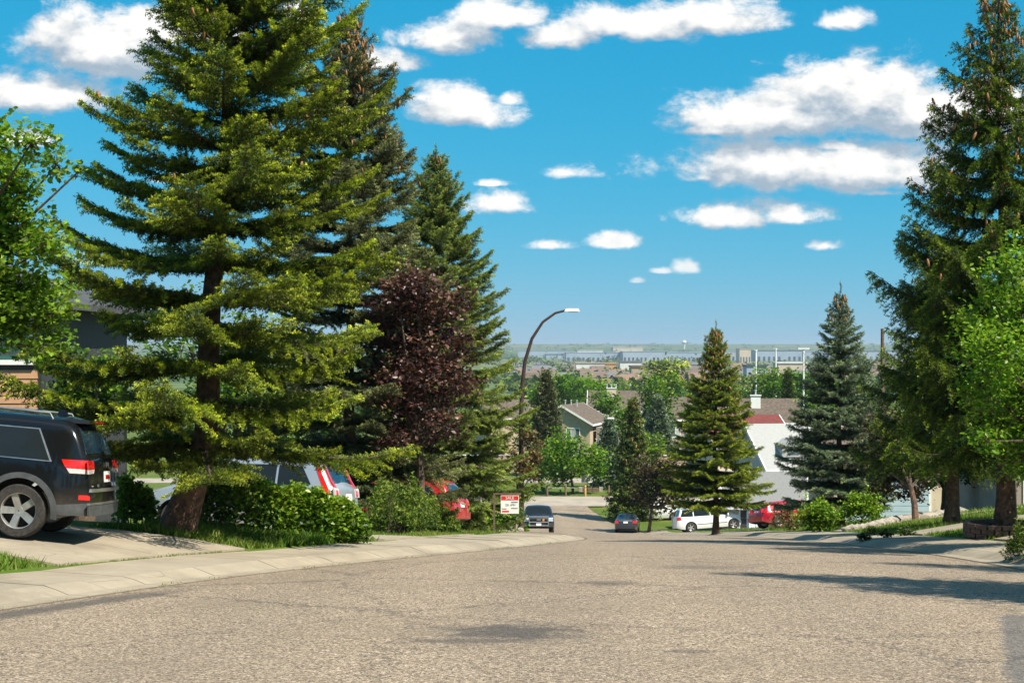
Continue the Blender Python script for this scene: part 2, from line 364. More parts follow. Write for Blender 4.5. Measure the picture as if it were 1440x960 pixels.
def walk(name, K, sgn, y0, y1, step, label):
    root = empty(name, (0, 0, 0)); tag(root, label, kind='structure')
    y = y0
    while y < y1:
        st = step*(1 if y < 70 else 2); y2 = y+st-.026; mb = MB(); ring = []
        dz = rng.uniform(-.008, .008); tilt = rng.uniform(-.008, .008)
        for q, yy_ in enumerate((y, (y+y2)/2, y2)):
            dk = (float(K(yy_+.1))-float(K(yy_-.1)))/.2; nn = math.sqrt(1+dk*dk); f = float(np.clip((150-yy_)/30, 0, 1))
            ring.append([(float(K(yy_))+sgn*tt/nn*1.0, yy_-sgn*dk*tt/nn, float(zroad(yy_-sgn*dk*tt/nn))+zz*f+(dz+tilt*(q-1) if tt > .5 else 0)) for tt, zz in WP])
        i = 0; mb.v = [p for rr in ring for p in rr]; n = len(WP)
        mb.f = [(a*n+k, a*n+k+1, (a+1)*n+k+1, (a+1)*n+k) for a in range(2) for k in range(n-1)] + [tuple(range(n)), tuple(range(2*n, 3*n))[::-1]]
        mb.build('slab', M_CONC, root); y += st
walk('left_pavement', KL, -1, 9, 128, 1.75, 'concrete walk with rolled kerb along the left of the street')
walk('right_pavement', KR, 1, 14, 136, 1.75, 'concrete walk with rolled kerb along the right of the street')
# driveways and paths: panels of concrete laid on the bank
def drive(name, side, y0, y1, t0, t1, label, ny=2, nt=3, skew=0.0, mat=None):
    root = empty(name, (0, 0, 0)); tag(root, label, kind='structure')
    for a in range(ny):
        for c in range(nt):
            ya, yb = y0+(y1-y0)*a/ny+.012, y0+(y1-y0)*(a+1)/ny-.012; ta, tb = t0+(t1-t0)*c/nt+.012, t0+(t1-t0)*(c+1)/nt-.012
            V = []
            for j in range(4):
                for i in range(5):
                    yy_ = ya+(yb-ya)*j/3; tt = ta+(tb-ta)*i/4; yq = yy_+skew*(tt-t0)
                    x = float(KL(yy_))-tt if side < 0 else float(KR(yy_))+tt
                    V.append((x, yq, G(x, yq)+.03))
            mb = MB(); mb.v = V + [(p[0], p[1], p[2]-.12) for p in V]
            q = [(j*5+i, j*5+i+1, (j+1)*5+i+1, (j+1)*5+i) for j in range(3) for i in range(4)]
            mb.f = q + [tuple(k+20 for k in f_[::-1]) for f_ in q]
            edge = [0, 1, 2, 3, 4, 9, 14, 19, 18, 17, 16, 15, 10, 5]
            mb.f += [(edge[k], edge[(k+1) % 14], edge[(k+1) % 14]+20, edge[k]+20) for k in range(14)]
            mb.build('slab', mat or M_CONC, root)
drive('driveway', -1, 22.35, 27.2, 1.97, 13, 'concrete driveway under the black suv', 2, 4)
drive('driveway', -1, 32.4, 39.2, 1.97, 12, 'concrete driveway under the silver hatchback', 2, 3)
drive('driveway', -1, 50.2, 55.0, 1.97, 12, 'concrete driveway under the red car by the spruces', 2, 3)
drive('path', 1, 31.0, 32.8, 1.97, 12, 'pale path beside the brick planter', 1, 5, .10)
drive('path', 1, 38.2, 40.4, 1.97, 14, 'pale path crossing the lawn below the big spruce', 1, 5, .22)
drive('driveway', 1, 49, 51.6, 1.97, 22, 'driveway leading to the pale blue garage door', 2, 4, .6)
drive('driveway', 1, 84, 92, 1.97, 14, 'driveway under the small red car', 2, 3, .3)
drive('driveway', 1, 116, 124, 1.97, 14, 'driveway under the white minivan', 2, 3)
# ---------------------------------------------------------------- conifers
M_BARK = pm('bark', (.13, .085, .055), (.055, .038, .028), 9, .95, 1.0, detail=6)
M_BARK_RED = pm('bark_red', (.17, .095, .060), (.065, .040, .028), 9, .95, 1.0, detail=6)
M_LIMB = pm('limb_bark', (.10, .07, .045), (.05, .035, .025), 12, .95, .3)
M_CONE = pm('cone_scales', (.36, .17, .06), (.22, .095, .035), 40, .7, .3)
FOL = dict(
    spruce=foliage_mat('needles_green', (.034, .060, .010), (.225, .275, .024), (.60, .62, .045), .26),
    blue=foliage_mat('needles_blue', (.045, .072, .044), (.200, .255, .150), (.46, .52, .25), .2),
    grey=foliage_mat('needles_grey', (.040, .050, .019), (.175, .185, .070), (.42, .43, .17), .2),
    soft=foliage_mat('needles_soft', (.040, .068, .015), (.235, .290, .055), (.54, .58, .13), .25),
    norway=foliage_mat('needles_dark', (.030, .050, .008), (.115, .170, .016), (.40, .47, .034), .26),
    leaf=foliage_mat('leaves_green', (0.050, 0.115, 0.009), (0.122, 0.238, 0.016), (0.288, 0.418, 0.029), .48, .42, .4),
    lime=foliage_mat('leaves_lime', (0.079, 0.144, 0.009), (0.194, 0.302, 0.018), (0.360, 0.446, 0.036), .45, .5, .3),
    plum=foliage_mat('leaves_plum', (.034, .014, .014), (.115, .045, .036), (.27, .145, .105), .26, .4, .45),
    bronze=foliage_mat('leaves_bronze', (0.043, 0.030, 0.016), (0.115, 0.076, 0.029), (0.245, 0.173, 0.050), .32, .5, .3),
    hedge=foliage_mat('leaves_hedge', (.036, .090, .010), (.135, .255, .018), (.34, .46, .036), .42, .36, .45),
    juniper=foliage_mat('leaves_juniper', (0.029, 0.058, 0.010), (0.094, 0.151, 0.018), (0.230, 0.288, 0.043), .28),
    grass=foliage_mat('grass_blades', (0.043, 0.101, 0.010), (0.108, 0.202, 0.018), (0.259, 0.274, 0.065), .38, .6, .2))
def shoot_template(n, seed):
    """bristly shoot along +x, length 1: n blade triangles set round the axis"""
    r = np.random.default_rng(seed); V = []
    for i in range(n):
        a = i*2.39996; x0 = .80*i/n; c, s_ = math.cos(a), math.sin(a)
        L = .24+.08*r.random(); q = (.25+.09*r.random())*(1 if n > 6 else 1.15)
        V += [(x0-.03, -.07*c, -.07*s_), (x0+(.16 if n > 6 else .21), -.03*c, -.03*s_), (x0+L, q*c, q*s_)]
    return np.array(V), np.arange(n*3).reshape(n, 3)
TPL = {n: shoot_template(n, n) for n in (4, 5, 6, 8, 10, 12)}
def nrm(a): return a/np.maximum(np.linalg.norm(a, axis=-1, keepdims=True), 1e-9)
def place(P, D, U, L, tpl, wd=1.0):
    """put the template on every point: returns vertices and faces"""
    tv, tf = tpl; D = nrm(D); S = nrm(np.cross(U, D)); W = np.cross(D, S); L = L[:, None, None]
    V = P[:, None, :] + L*(tv[None, :, 0:1]*D[:, None, :] + wd*tv[None, :, 1:2]*S[:, None, :] + wd*tv[None, :, 2:3]*W[:, None, :])
    Fc = tf[None] + (np.arange(len(P))*len(tv))[:, None, None]
    return V.reshape(-1, 3), Fc.reshape(-1, 3)
def spruce_joined(name, loc, H, prof, mat, label, z0=.8, seed=1, wh=.42, nb=6, shoot=.13, dens=1.0, blades=8, up=(-.1, .15, .55, 1.2), sag=.35, tipup=.25, pend=.0,
           trunk_r=.25, lean=(0, 0), cones=0, cone_from=.45, vary=.35, tint=.0, bark=None, cat='spruce tree', group=None, limb=True, blsp=.13, gaps=.0, clear=.10, rise=0.0, inner=85):
    r = np.random.default_rng(seed); Z = np.array([0, 0, 1.]); dens *= 1.7; blsp *= .68; nb += 2; trunk_r *= .72
    axis = lambda z: np.array([lean[0]*(z/H), lean[1]*(z/H), 0]) + np.array([0, 0, 1.])*z
    pz, pr = np.array([p[0] for p in prof]), np.array([p[1] for p in prof])
    P_, D_, U_, L_, T_ = [], [], [], [], []; lm = MB(); cone_p = []
    z = z0
    while z < H*.985:
        t = z/H; R0 = float(np.interp(t, pz, pr)); n = max(3, int(round(nb*(1 if t < .8 else .8)))); a0 = r.random()*6.28
        for k in range(n):
            if r.random() < gaps: continue
            az = a0 + 6.283*k/n + r.normal(0, .22); Lb = max(.12, R0*(1-vary*r.random()**1.3)*(1+.08*r.normal())); zb = z + r.normal(0, wh*.13)
            h = np.array([math.cos(az), math.sin(az), 0]); N = np.array([-h[1], h[0], 0])
            a = float(np.interp(t, [0, .35, .7, 1], up)) + r.normal(0, .07); b = sag*(1.1-t*.8); c = tipup
            s = np.linspace(0, 1, 9); B = axis(zb)[None] + h*(Lb*s)[:, None] + Z*(Lb*(a*s-b*s**2+c*s**3))[:, None] + N*(Lb*.06*r.normal()*s**2)[:, None]
            if limb and Lb > .35:
                rb = .012+.011*Lb; lm.tube([tuple(B[i]) for i in (0, 2, 4, 6, 8)], [rb, rb*.8, rb*.55, rb*.3, .003], 4, False)
            nbl = max(3, int(Lb*(1-clear)/blsp)); sj = clear + (1-clear)*(np.arange(nbl)+r.random(nbl))/nbl
            side = np.where(np.arange(nbl) % 2 == 0, 1., -1.); bd = r.random()
            Bs = np.stack([np.interp(sj, s, B[:, q]) for q in range(3)], 1)
            Tn = nrm(np.stack([np.interp(sj, s, np.gradient(B[:, q], s)) for q in range(3)], 1))
            ln = np.minimum(.52*Lb*(1-sj)**.7, .22*Lb+.24)*r.uniform(.65, 1.15, nbl) + .07
            ph = r.uniform(.75, 1.15, nbl)
            dr = nrm(Tn*np.cos(ph)[:, None] + N*(side*np.sin(ph))[:, None] + Z*(r.normal(.05, .16, nbl)-pend*.6+rise)[:, None])
            # the bough's own tip and a leader shoot
            Bs = np.concatenate([Bs, B[-1:]-Tn[-1:]*.05]); dr = np.concatenate([dr, Tn[-1:]]); ln = np.append(ln, .16); sj = np.append(sj, 1.)
            ns = np.maximum(1, (ln/(shoot*.50)*dens)).astype(int); idx = np.repeat(np.arange(len(ln)), ns)
            q = np.concatenate([(np.arange(m_)+.6)/m_ for m_ in ns]); M_ = len(idx)
            d0 = dr[idx]; pos = Bs[idx] + d0*(ln[idx]*q)[:, None] + r.normal(0, 1, (M_, 3))*np.array([.02, .02, .05])*(shoot/.13) - Z*((.10+pend*.75)*ln[idx]*q**2)[:, None]
            lat = nrm(np.cross(Z[None], d0)); sd = np.where(np.arange(M_) % 2 == 0, 1., -1.)
            ang = r.uniform(.35, .95, M_)*(1-.55*(q > .93))
            upw = r.normal(.10, .34, M_) - pend*r.random(M_)*1.3
            D = d0*np.cos(ang)[:, None] + lat*(sd*np.sin(ang))[:, None] + Z*upw[:, None]
            P_.append(pos); D_.append(D); U_.append(np.tile(Z, (M_, 1)) + .3*r.normal(size=(M_, 3))); L_.append(shoot*r.uniform(.75, 1.3, M_))
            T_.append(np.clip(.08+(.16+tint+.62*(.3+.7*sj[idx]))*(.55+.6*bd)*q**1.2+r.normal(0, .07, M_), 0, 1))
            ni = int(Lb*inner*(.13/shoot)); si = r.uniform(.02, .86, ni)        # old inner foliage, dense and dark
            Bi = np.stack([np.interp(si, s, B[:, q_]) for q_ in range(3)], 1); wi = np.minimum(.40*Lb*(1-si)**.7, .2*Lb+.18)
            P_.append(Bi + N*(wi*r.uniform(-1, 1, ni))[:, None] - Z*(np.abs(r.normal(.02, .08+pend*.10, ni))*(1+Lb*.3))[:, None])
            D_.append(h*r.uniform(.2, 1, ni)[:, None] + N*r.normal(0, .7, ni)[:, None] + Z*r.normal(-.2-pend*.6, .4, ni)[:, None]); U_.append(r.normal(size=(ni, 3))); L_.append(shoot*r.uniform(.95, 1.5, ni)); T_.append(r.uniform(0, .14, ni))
            if cones and t > cone_from:
                m_ = r.poisson(cones*(t-cone_from)/(1-cone_from)*1.6+cones*.15)
                for _ in range(m_):
                    e = r.uniform(.55, 1.0); cone_p.append([np.interp(e, s, B[:, q_]) for q_ in range(3)] + r.normal(0, .07, 3))
        z += wh*(1.05-.62*t)*r.uniform(.85, 1.15)
    P_ = np.concatenate(P_); L_ = np.concatenate(L_); Vx, Fx = place(P_, np.concatenate(D_), np.concatenate(U_), L_, TPL[blades]); T_ = np.concatenate(T_)
    root = empty(name, loc, 0, label, cat, group); k = TPL[blades][0].shape[0]
    zz = np.linspace(0, H*.99, 14); tr_ = trunk_r*np.clip(1-zz/H, .02, 1)**.85; tr_[0] *= 1.35; tr_[1] *= 1.03
    MB().tube([tuple(axis(q)+np.array([.04*math.sin(q*1.3), 0, 0])*(q > 0)-np.array([0, 0, .15])*(q == 0)) for q in zz], list(tr_), 14).build('trunk', bark or M_BARK, root, True)
    if lm.v: tag(lm.build('boughs', M_LIMB, root, True), kind='stuff')
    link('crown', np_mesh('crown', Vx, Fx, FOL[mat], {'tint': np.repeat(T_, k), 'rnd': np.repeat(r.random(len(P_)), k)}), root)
    if cone_p:
        tv = []; pr_ = [(0, .10), (.3, .17), (.7, .15), (1, .03)]
        for x_, rr in pr_:
            for j in range(5): tv.append((x_, rr*math.cos(j*1.2566), rr*math.sin(j*1.2566)))
        tf = [(i*5+j, i*5+(j+1) % 5, (i+1)*5+(j+1) % 5) for i in range(3) for j in range(5)] + [(i*5+j, (i+1)*5+(j+1) % 5, (i+1)*5+j) for i in range(3) for j in range(5)]
        C_ = np.array(cone_p); m_ = len(C_); Dn = np.tile([0, 0, -1.], (m_, 1)) + .25*r.normal(size=(m_, 3))
        Vc, Fc = place(C_, Dn, np.tile([1., 0, 0], (m_, 1)), r.uniform(.10, .16, m_)*max(1, shoot/.14), (np.array(tv), np.array(tf)))
        tag(link('cones', np_mesh('cones', Vc, Fc, M_CONE, smooth=True), root), kind='stuff')
    print(name, len(Fx), 'tris', len(cone_p), 'cones')
    return root
# boughs of the near spruces: a few bough meshes, each bough of a tree a part of its own
BOUGH = {}
def bough_mesh(L, var, pend):
    k = (L, var, pend)
    if k in BOUGH: return BOUGH[k]
    r = np.random.default_rng(int(L*100)+var*7+int(pend*50)); Z = np.array([0, 0, 1.]); X = np.array([1., 0, 0]); Y = np.array([0, 1., 0]); sh = .105 if L > 1 else .088
    s = np.linspace(0, 1, 13); wy = .05*L*r.normal(); B = np.stack([L*s, wy*s**2, L*(-(.20+.14*pend)*s**2+(.30+.16*pend)*s**3.2)], 1); tn = nrm(np.gradient(B, s, axis=0))
    nb = int(L*.94/.062); sj = .06+.94*(np.arange(nb)+r.random(nb)*.7)/nb; side = np.where(np.arange(nb) % 2 == 0, 1., -1.)
    Bs = np.stack([np.interp(sj, s, B[:, q]) for q in range(3)], 1); Tn = np.stack([np.interp(sj, s, tn[:, q]) for q in range(3)], 1)
    lob_ = .75+.35*np.sin(sj*11+r.random()*6+side)*r.uniform(.6, 1)
    ln = np.minimum(.56*L*(1-sj)**.7, .20*L+.26)*np.clip((sj+.12)*2.2, .45, 1)*r.uniform(.7, 1.15, nb)*lob_+.08; ph = r.uniform(.70, 1.05, nb)
    dr = nrm(Tn*np.cos(ph)[:, None]+Y*(side*np.sin(ph))[:, None]+Z*(r.normal(.06, .10, nb)-pend*.45)[:, None])
    Bs = np.concatenate([Bs, B[-3:-2]]); dr = np.concatenate([dr, tn[-1:]]); ln = np.append(ln, .10*L+.1); sj = np.append(sj, 1.); bt = r.random(len(ln))
    P_, D_, L_, T_ = [], [], [], []
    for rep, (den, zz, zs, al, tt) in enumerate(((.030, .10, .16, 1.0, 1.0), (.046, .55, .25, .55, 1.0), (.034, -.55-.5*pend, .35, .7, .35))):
        ns = np.maximum(2, (ln/den)).astype(int); ix = np.repeat(np.arange(len(ln)), ns); q = np.concatenate([(np.arange(m_)+r.random(m_))/m_ for m_ in ns]); M_ = len(ix); d0 = dr[ix]
        pos = Bs[ix]+d0*(ln[ix]*q)[:, None]-Z*((.14+pend*.7)*ln[ix]*q**2)[:, None]+r.normal(0, .012, (M_, 3)); lat = nrm(np.cross(Z[None], d0)); sd = np.where(r.random(M_) < .5, 1., -1.); ang = r.uniform(.35, 1.0, M_)*(1-.5*(q > .9))*al
        D = d0*np.cos(ang)[:, None]+lat*(sd*np.sin(ang))[:, None]+Z*r.normal(zz, zs, M_)[:, None]
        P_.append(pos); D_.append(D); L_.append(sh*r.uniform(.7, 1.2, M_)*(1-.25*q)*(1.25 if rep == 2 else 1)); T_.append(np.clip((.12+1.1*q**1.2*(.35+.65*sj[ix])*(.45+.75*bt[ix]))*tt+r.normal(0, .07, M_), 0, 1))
    P_, D_, L_, T_ = (np.concatenate(a_) for a_ in (P_, D_, L_, T_)); M_ = len(P_)
    V, Fc = place(P_, D_, np.tile(Z, (M_, 1))+.5*r.normal(size=(M_, 3)), L_, TPL[6]); kk = 18
    w = MB(); rb = .010+.010*L; w.tube([tuple(B[q]) for q in (0, 3, 6, 9, 12)], [rb, rb*.8, rb*.6, rb*.35, .003], 5, False)
    for q in range(0, nb, 2): w.tube([tuple(Bs[q]), tuple(Bs[q]+dr[q]*ln[q]*.8-Z*.1*ln[q])], [rb*.3, .002], 3, False)
    wf = np.array([t_ for f_ in w.f for t_ in ((f_[0], f_[1], f_[2]), (f_[0], f_[2], f_[3]))])+len(V); wv = np.array(w.v)
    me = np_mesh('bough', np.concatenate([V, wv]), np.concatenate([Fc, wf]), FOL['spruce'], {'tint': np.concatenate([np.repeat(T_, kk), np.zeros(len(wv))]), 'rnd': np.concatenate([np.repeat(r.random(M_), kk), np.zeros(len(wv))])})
    me.materials.append(M_LIMB); me.polygons.foreach_set('material_index', np.concatenate([np.zeros(len(Fc), np.int32), np.ones(len(wf), np.int32)])); BOUGH[k] = me
    print('bough', k, len(Fc)); return me
def cone_mesh(C_, r, k):
    tv = []
    for x_, rr in [(0, .10), (.3, .17), (.7, .15), (1, .03)]:
        for j in range(5): tv.append((x_, rr*math.cos(j*1.2566), rr*math.sin(j*1.2566)))
    tf = [(i*5+j, i*5+(j+1) % 5, (i+1)*5+(j+1) % 5) for i in range(3) for j in range(5)]+[(i*5+j, (i+1)*5+(j+1) % 5, (i+1)*5+j) for i in range(3) for j in range(5)]
    C_ = np.array(C_); m_ = len(C_); Vc, Fc = place(C_, np.tile([0, 0, -1.], (m_, 1))+.25*r.normal(size=(m_, 3)), np.tile([1., 0, 0], (m_, 1)), r.uniform(.10, .16, m_)*k, (np.array(tv), np.array(tf)))
    return np_mesh('cones', Vc, Fc, M_CONE, smooth=True)
def spruce(name, loc, H, prof, mat, label, z0=.8, seed=1, wh=.5, nb=6, up=(-.1, .1, .4, 1.0), pend=.0, trunk_r=.25, lean=(0, 0), cones=0, cone_from=.45, vary=.35, bark=None, cat='spruce tree', cone_k=1.0, kick=0.0, bias=0.0):
    r = np.random.default_rng(seed); root = empty(name, loc, 0, label, cat); pz, pr = np.array([p[0] for p in prof]), np.array([p[1] for p in prof]); cp = []; z = z0; n_ = 0
    ax = lambda q: np.array([lean[0]*q/H+kick*min(1.0, q/1.4), lean[1]*q/H, q])
    while z < H*.975:
        t = z/H; R0 = float(np.interp(t, pz, pr)); a0 = r.random()*6.28; n = max(4, int(round(nb*(1 if t < .85 else .75))))
        for k in range(n):
            az = a0+6.283*k/n+r.normal(0, .20); Lb = max(.22, R0*(1-vary*r.random()**1.4)*(1+.06*r.normal())*(1+bias*math.cos(az))); a = float(np.interp(t, [0, .35, .7, 1], up))+r.normal(0, .07)
            cl = min((.45, .9, 1.6, 2.4, 3.2), key=lambda q: abs(math.log(q/Lb))); o = link('bough', bough_mesh(cl, int(r.integers(0, 3)), pend), root, tuple(ax(z+r.normal(0, wh*.10)))); s_ = Lb/cl
            o.rotation_euler = (Matrix.Rotation(az, 3, 'Z') @ Matrix.Rotation(-math.atan(a), 3, 'Y') @ Matrix.Rotation(r.normal(0, .16), 3, 'X')).to_euler(); o.scale = (s_, s_*r.uniform(.9, 1.12)*(1 if r.random() < .5 else -1), s_)
            o.material_slots[0].link = 'OBJECT'; o.material_slots[0].material = FOL[mat]; n_ += 1
            if cones and t > cone_from:
                m3 = Matrix.Rotation(az, 3, 'Z') @ Matrix.Rotation(-math.atan(a), 3, 'Y')
                for _ in range(r.poisson(cones*((t-cone_from)/(1-cone_from)*1.5+.2))):
                    e = r.uniform(.5, 1.0); v_ = m3 @ Vector((Lb*e, r.normal(0, .12*Lb), Lb*(-.2*e**2+.3*e**3.2)-.03)); cp.append(np.array(v_)+ax(z)+r.normal(0, .03, 3))
        z += wh*(1.10-.62*t)*r.uniform(.88, 1.12)
    zz = np.linspace(0, H*.99, 16); tr_ = trunk_r*np.clip(1-zz/H, .02, 1)**1.1; tr_[0] *= 1.4; tr_[1] *= 1.05
    MB().tube([tuple(ax(q)+np.array([.04*math.sin(q*1.3), 0, 0])*(q > 0)-np.array([0, 0, .15])*(q == 0)) for q in zz], list(tr_), 16).build('trunk', bark or M_BARK, root, True)
    le = bough_mesh(.45, 0, pend); o = link('bough', le, root, tuple(ax(H*.96))); o.rotation_euler = (0, -1.5, 0); o.scale = (1.1, .6, .6); o.material_slots[0].link = 'OBJECT'; o.material_slots[0].material = FOL[mat]
    if cp: tag(link('cones', cone_mesh(cp, r, cone_k), root), kind='stuff')
    print(name, n_, 'boughs', len(cp)); return root
def foot(x, d): return (x, d, G(x, d)-.02)
CON = [(0, .55), (.1, 1), (.5, .62), (1, .04)]
def cone(R0, p=CON): return [(a, b_*R0) for a, b_ in p]
# ---- left of the street
spruce('spruce_tree', foot(at(243, 28), 28), 11.4, [(0, 3.2), (.14, 3.55), (.30, 3.45), (.5, 2.75), (.75, 2.0), (.9, 1.2), (1, .2)], 'spruce', 'broad green spruce with a thick leaning trunk beside the black suv',
       z0=1.5, seed=3, wh=.60, nb=10, up=(-.13, .05, .30, .9), trunk_r=.25, lean=(.75, 0), kick=.42, bias=.04, cones=.9, cone_from=.45, vary=.52, bark=M_BARK_RED)
spruce('spruce_tree', foot(at(492, 45.5), 45.5), 14.0, [(0, 3.3), (.08, 3.8), (.4, 2.9), (.72, 2.1), (.88, 1.05), (1, .1)], 'grey', 'tall grey green spruce with orange cones crowding its top',
       z0=.5, seed=8, wh=.60, nb=11, up=(-.16, .0, .22, 1.0), trunk_r=.2, cones=5, cone_from=.62, vary=.48, cone_k=1.3)
spruce('spruce_tree', foot(at(612, 60), 60), 13.6, [(0, 3.2), (.1, 3.6), (.3, 3.65), (.63, 2.35), (.82, 1.4), (1, .1)], 'soft', 'dense pointed spruce behind the for sale sign and street lamp',
       z0=.25, seed=12, wh=.55, nb=12, up=(-.06, .05, .32, 1.0), trunk_r=.2, cones=.4, cone_from=.4, vary=.42, cone_k=1.4)
# ---- right of the street
spruce('spruce_tree', foot(at(1413, 34), 34), 10.9, [(0, 2.0), (.12, 2.5), (.42, 2.7), (.62, 2.0), (.8, 1.3), (.93, .6), (1, .1)], 'norway', 'tallest dark spruce hung with brown cones, its trunk in a brick planter',
       z0=1.8, seed=21, wh=.56, nb=8, up=(.0, .12, .22, .7), pend=.6, trunk_r=.2, lean=(-.15, 0), cones=3.2, cone_from=.30, vary=.36, bark=M_BARK_RED, cone_k=1.1)
spruce('spruce_tree', foot(at(1338, 42), 42), 7.2, [(0, 2.0), (.15, 2.7), (.5, 2.0), (.8, 1.0), (1, .1)], 'norway', 'shorter dark spruce with a plain straight trunk behind the tallest one',
       z0=1.6, seed=25, wh=.5, nb=9, up=(-.02, .05, .3, .8), pend=.6, trunk_r=.18, vary=.35)
spruce('spruce_tree', foot(at(1181, 60), 60), 8.4, [(0, 2.1), (.12, 2.6), (.35, 2.2), (.65, 1.25), (.85, .6), (1, .1)], 'blue', 'silvery blue spruce between the two bright green bushes',
       z0=1.0, seed=31, wh=.46, nb=11, up=(-.16, -.02, .22, 1.0), trunk_r=.15, cones=2, cone_from=.80, vary=.32, bark=M_BARK_RED, cone_k=1.4)
spruce('spruce_tree', foot(at(1006, 80), 80), 9.9, [(0, 2.6), (.14, 3.1), (.4, 2.5), (.7, 1.35), (.88, .65), (1, .1)], 'spruce', 'narrow spruce with an orange coned top in front of the white minivan',
       z0=1.6, seed=37, wh=.48, nb=12, up=(-.14, -.04, .18, .9), trunk_r=.15, cones=1.8, cone_from=.58, vary=.42, bark=M_BARK_RED, cone_k=1.6)
# trees beyond the right edge of the picture, whose shade reaches the street
for x_, d_, h_, s_ in ((9.7, 17.4, 9.8, 41), (10.4, 15.2, 9.2, 43), (12.2, 20.8, 8.8, 45)):
    spruce_joined('spruce_tree', foot(x_, d_), h_, cone(2.7), 'norway', 'spruce standing out of view right of the street, shading the asphalt', z0=1.2, seed=s_, wh=.6, nb=6, shoot=.26, dens=.7, blades=5,
           up=(-.05, .05, .2, .8), trunk_r=.2, vary=.35, blsp=.26, inner=14, group='spruces out of view to the right')
# ---------------------------------------------------------------- broadleaf trees, shrubs, grass
LEAF2 = (np.array([(0, 0, 0), (.45, .34, .10), (1, 0, 0), (.45, -.34, .10)]), np.array([(0, 1, 2), (0, 2, 3)]))
_mp = [(0, 0), (.15, .42), (.42, .30), (.50, .60), (.68, .24), (1, 0), (.68, -.24), (.50, -.60), (.42, -.30), (.15, -.42)]
LEAFM = (np.array([(x, y, .10*abs(y)) for x, y in _mp]), np.array([(0, i, i+1) for i in range(1, 9)]))
def leaf_mass(P, size, r, tpl=LEAF2, flat=.6, tint=None, up=1.0):
    n = len(P); U = np.tile([0, 0, up], (n, 1)) + r.normal(size=(n, 3))*flat; D = r.normal(size=(n, 3)); D[:, 2] = D[:, 2]*.5-.25
    V, Fc = place(P, D, U, size*r.uniform(.65, 1.3, n), tpl); k = len(tpl[0])
    tint = np.clip((r.random(n) if tint is None else tint), 0, 1)
    return V, Fc, {'tint': np.repeat(tint, k), 'rnd': np.repeat(r.random(n), k)}
def leafy(name, base, lobes, mat, label, n=6000, size=.1, seed=1, trunk_r=.1, tpl=LEAF2, cat='tree', clump=.45, bark=None, group=None, fork=.35, tw=26, tint=0.0, wood=True, base_top=None):
    """tree or bush: lobes are world ellipsoids (x, y, z, rx, rz); every lobe gets a limb, twigs and leaf clumps"""
    r = np.random.default_rng(seed); root = empty(name, base, 0, label, cat, group); b0 = np.array(base, float)
    L = np.array(lobes, float); ctr = L[:, :3].mean(0); vol = L[:, 3]**2*L[:, 4]; sh = vol/vol.sum()
    fk = np.array([b0[0]+(ctr[0]-b0[0])*.25, b0[1]+(ctr[1]-b0[1])*.25, b0[2]+fork*(L[:, 2].max()-b0[2])])
    if base_top is not None: fk = np.array(base_top, float)
    tk, lm = MB(), MB(); P, T_ = [], []
    tk.tube([(0, 0, -.1), tuple((fk-b0)*.5+np.array([.03, 0, 0])), tuple(fk-b0)], [trunk_r*1.25, trunk_r, trunk_r*.8], 9)
    for (x, y, z, rx, rz), s in zip(L, sh):
        c = np.array([x, y, z]); mid = (fk+c)/2+r.normal(0, .06, 3)*rx+np.array([0, 0, -.12*rz])
        lm.tube([tuple(fk-b0), tuple(mid-b0), tuple(c-b0)], [trunk_r*.6, trunk_r*.4, trunk_r*.18], 6, False)
        m_ = max(5, int(tw*(s*len(L))**.5)); q = nrm(r.normal(size=(m_, 3)))*(r.random((m_, 1))**.45)*np.array([rx, rx, rz]); k = max(1, int(n*s/m_)); rr = clump*min(rx, rz)
        for e in q:
            lm.tube([tuple(c-b0), tuple(c+e*.55+r.normal(0, .04, 3)-b0), tuple(c+e-b0)], [trunk_r*.14, trunk_r*.09, trunk_r*.03], 3, False)
            kk = max(1, int(k*r.uniform(.5, 1.5))); g_ = r.normal(size=(kk, 3))*rr*np.array([.62, .62, .42])
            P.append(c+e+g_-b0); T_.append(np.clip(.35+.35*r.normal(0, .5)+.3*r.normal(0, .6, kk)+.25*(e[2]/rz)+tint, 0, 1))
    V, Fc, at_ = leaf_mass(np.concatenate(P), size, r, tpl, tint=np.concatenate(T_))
    if wood:
        tk.build('trunk', bark or M_BARK, root, True); tag(lm.build('boughs', M_LIMB, root, True), kind='stuff')
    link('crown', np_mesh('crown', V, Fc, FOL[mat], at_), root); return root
def lob(pts, d, dd=.5, seed=0):
    """crown lobes given as image column, image row, radius in pixels, at distance d"""
    r = np.random.default_rng(seed); s = F/d; o = []
    for q in pts:
        yd = d + (q[4] if len(q) > 4 else r.normal(0, dd)); o.append((at(q[0], yd), yd, zat(q[1], yd), q[2]/s, (q[3] if len(q) > 3 else q[2])/s))
    return o
leafy('maple_tree', foot(-6.95, 20.6), lob([(0,205,34),(45,200,30),(80,232,22),(112,240,14),(12,262,40),(30,330,44),(70,345,30),(-30,300,60),(25,400,46),(70,410,34),(62,455,36),(95,440,18),(15,465,34),(55,490,20),(-40,420,60),(-60,200,60),(-90,330,60)], 20.8, .35, 3),
      'leaf', 'bright green maple branch reaching in at the left edge', n=17000, size=.066, seed=5, trunk_r=.055, tpl=LEAFM, cat='maple tree', clump=.52, base_top=(-7.2, 20.7, 1.9), tint=.4, tw=44)
leafy('ash_tree', foot(9.75, 29.5), lob([(1420,385,36),(1398,425,34),(1436,440,46),(1372,470,34),(1412,500,48),(1440,540,50),(1376,540,38),(1408,590,46),(1385,620,26),(1440,640,40),(1350,505,18),(1425,345,20),(1500,430,80),(1500,560,80)], 29.5, .6, 4),
      'leaf', 'light green ash foliage filling the right edge before the tallest spruce', n=20000, size=.088, seed=6, trunk_r=.06, cat='ash tree', clump=.5, tint=.22)
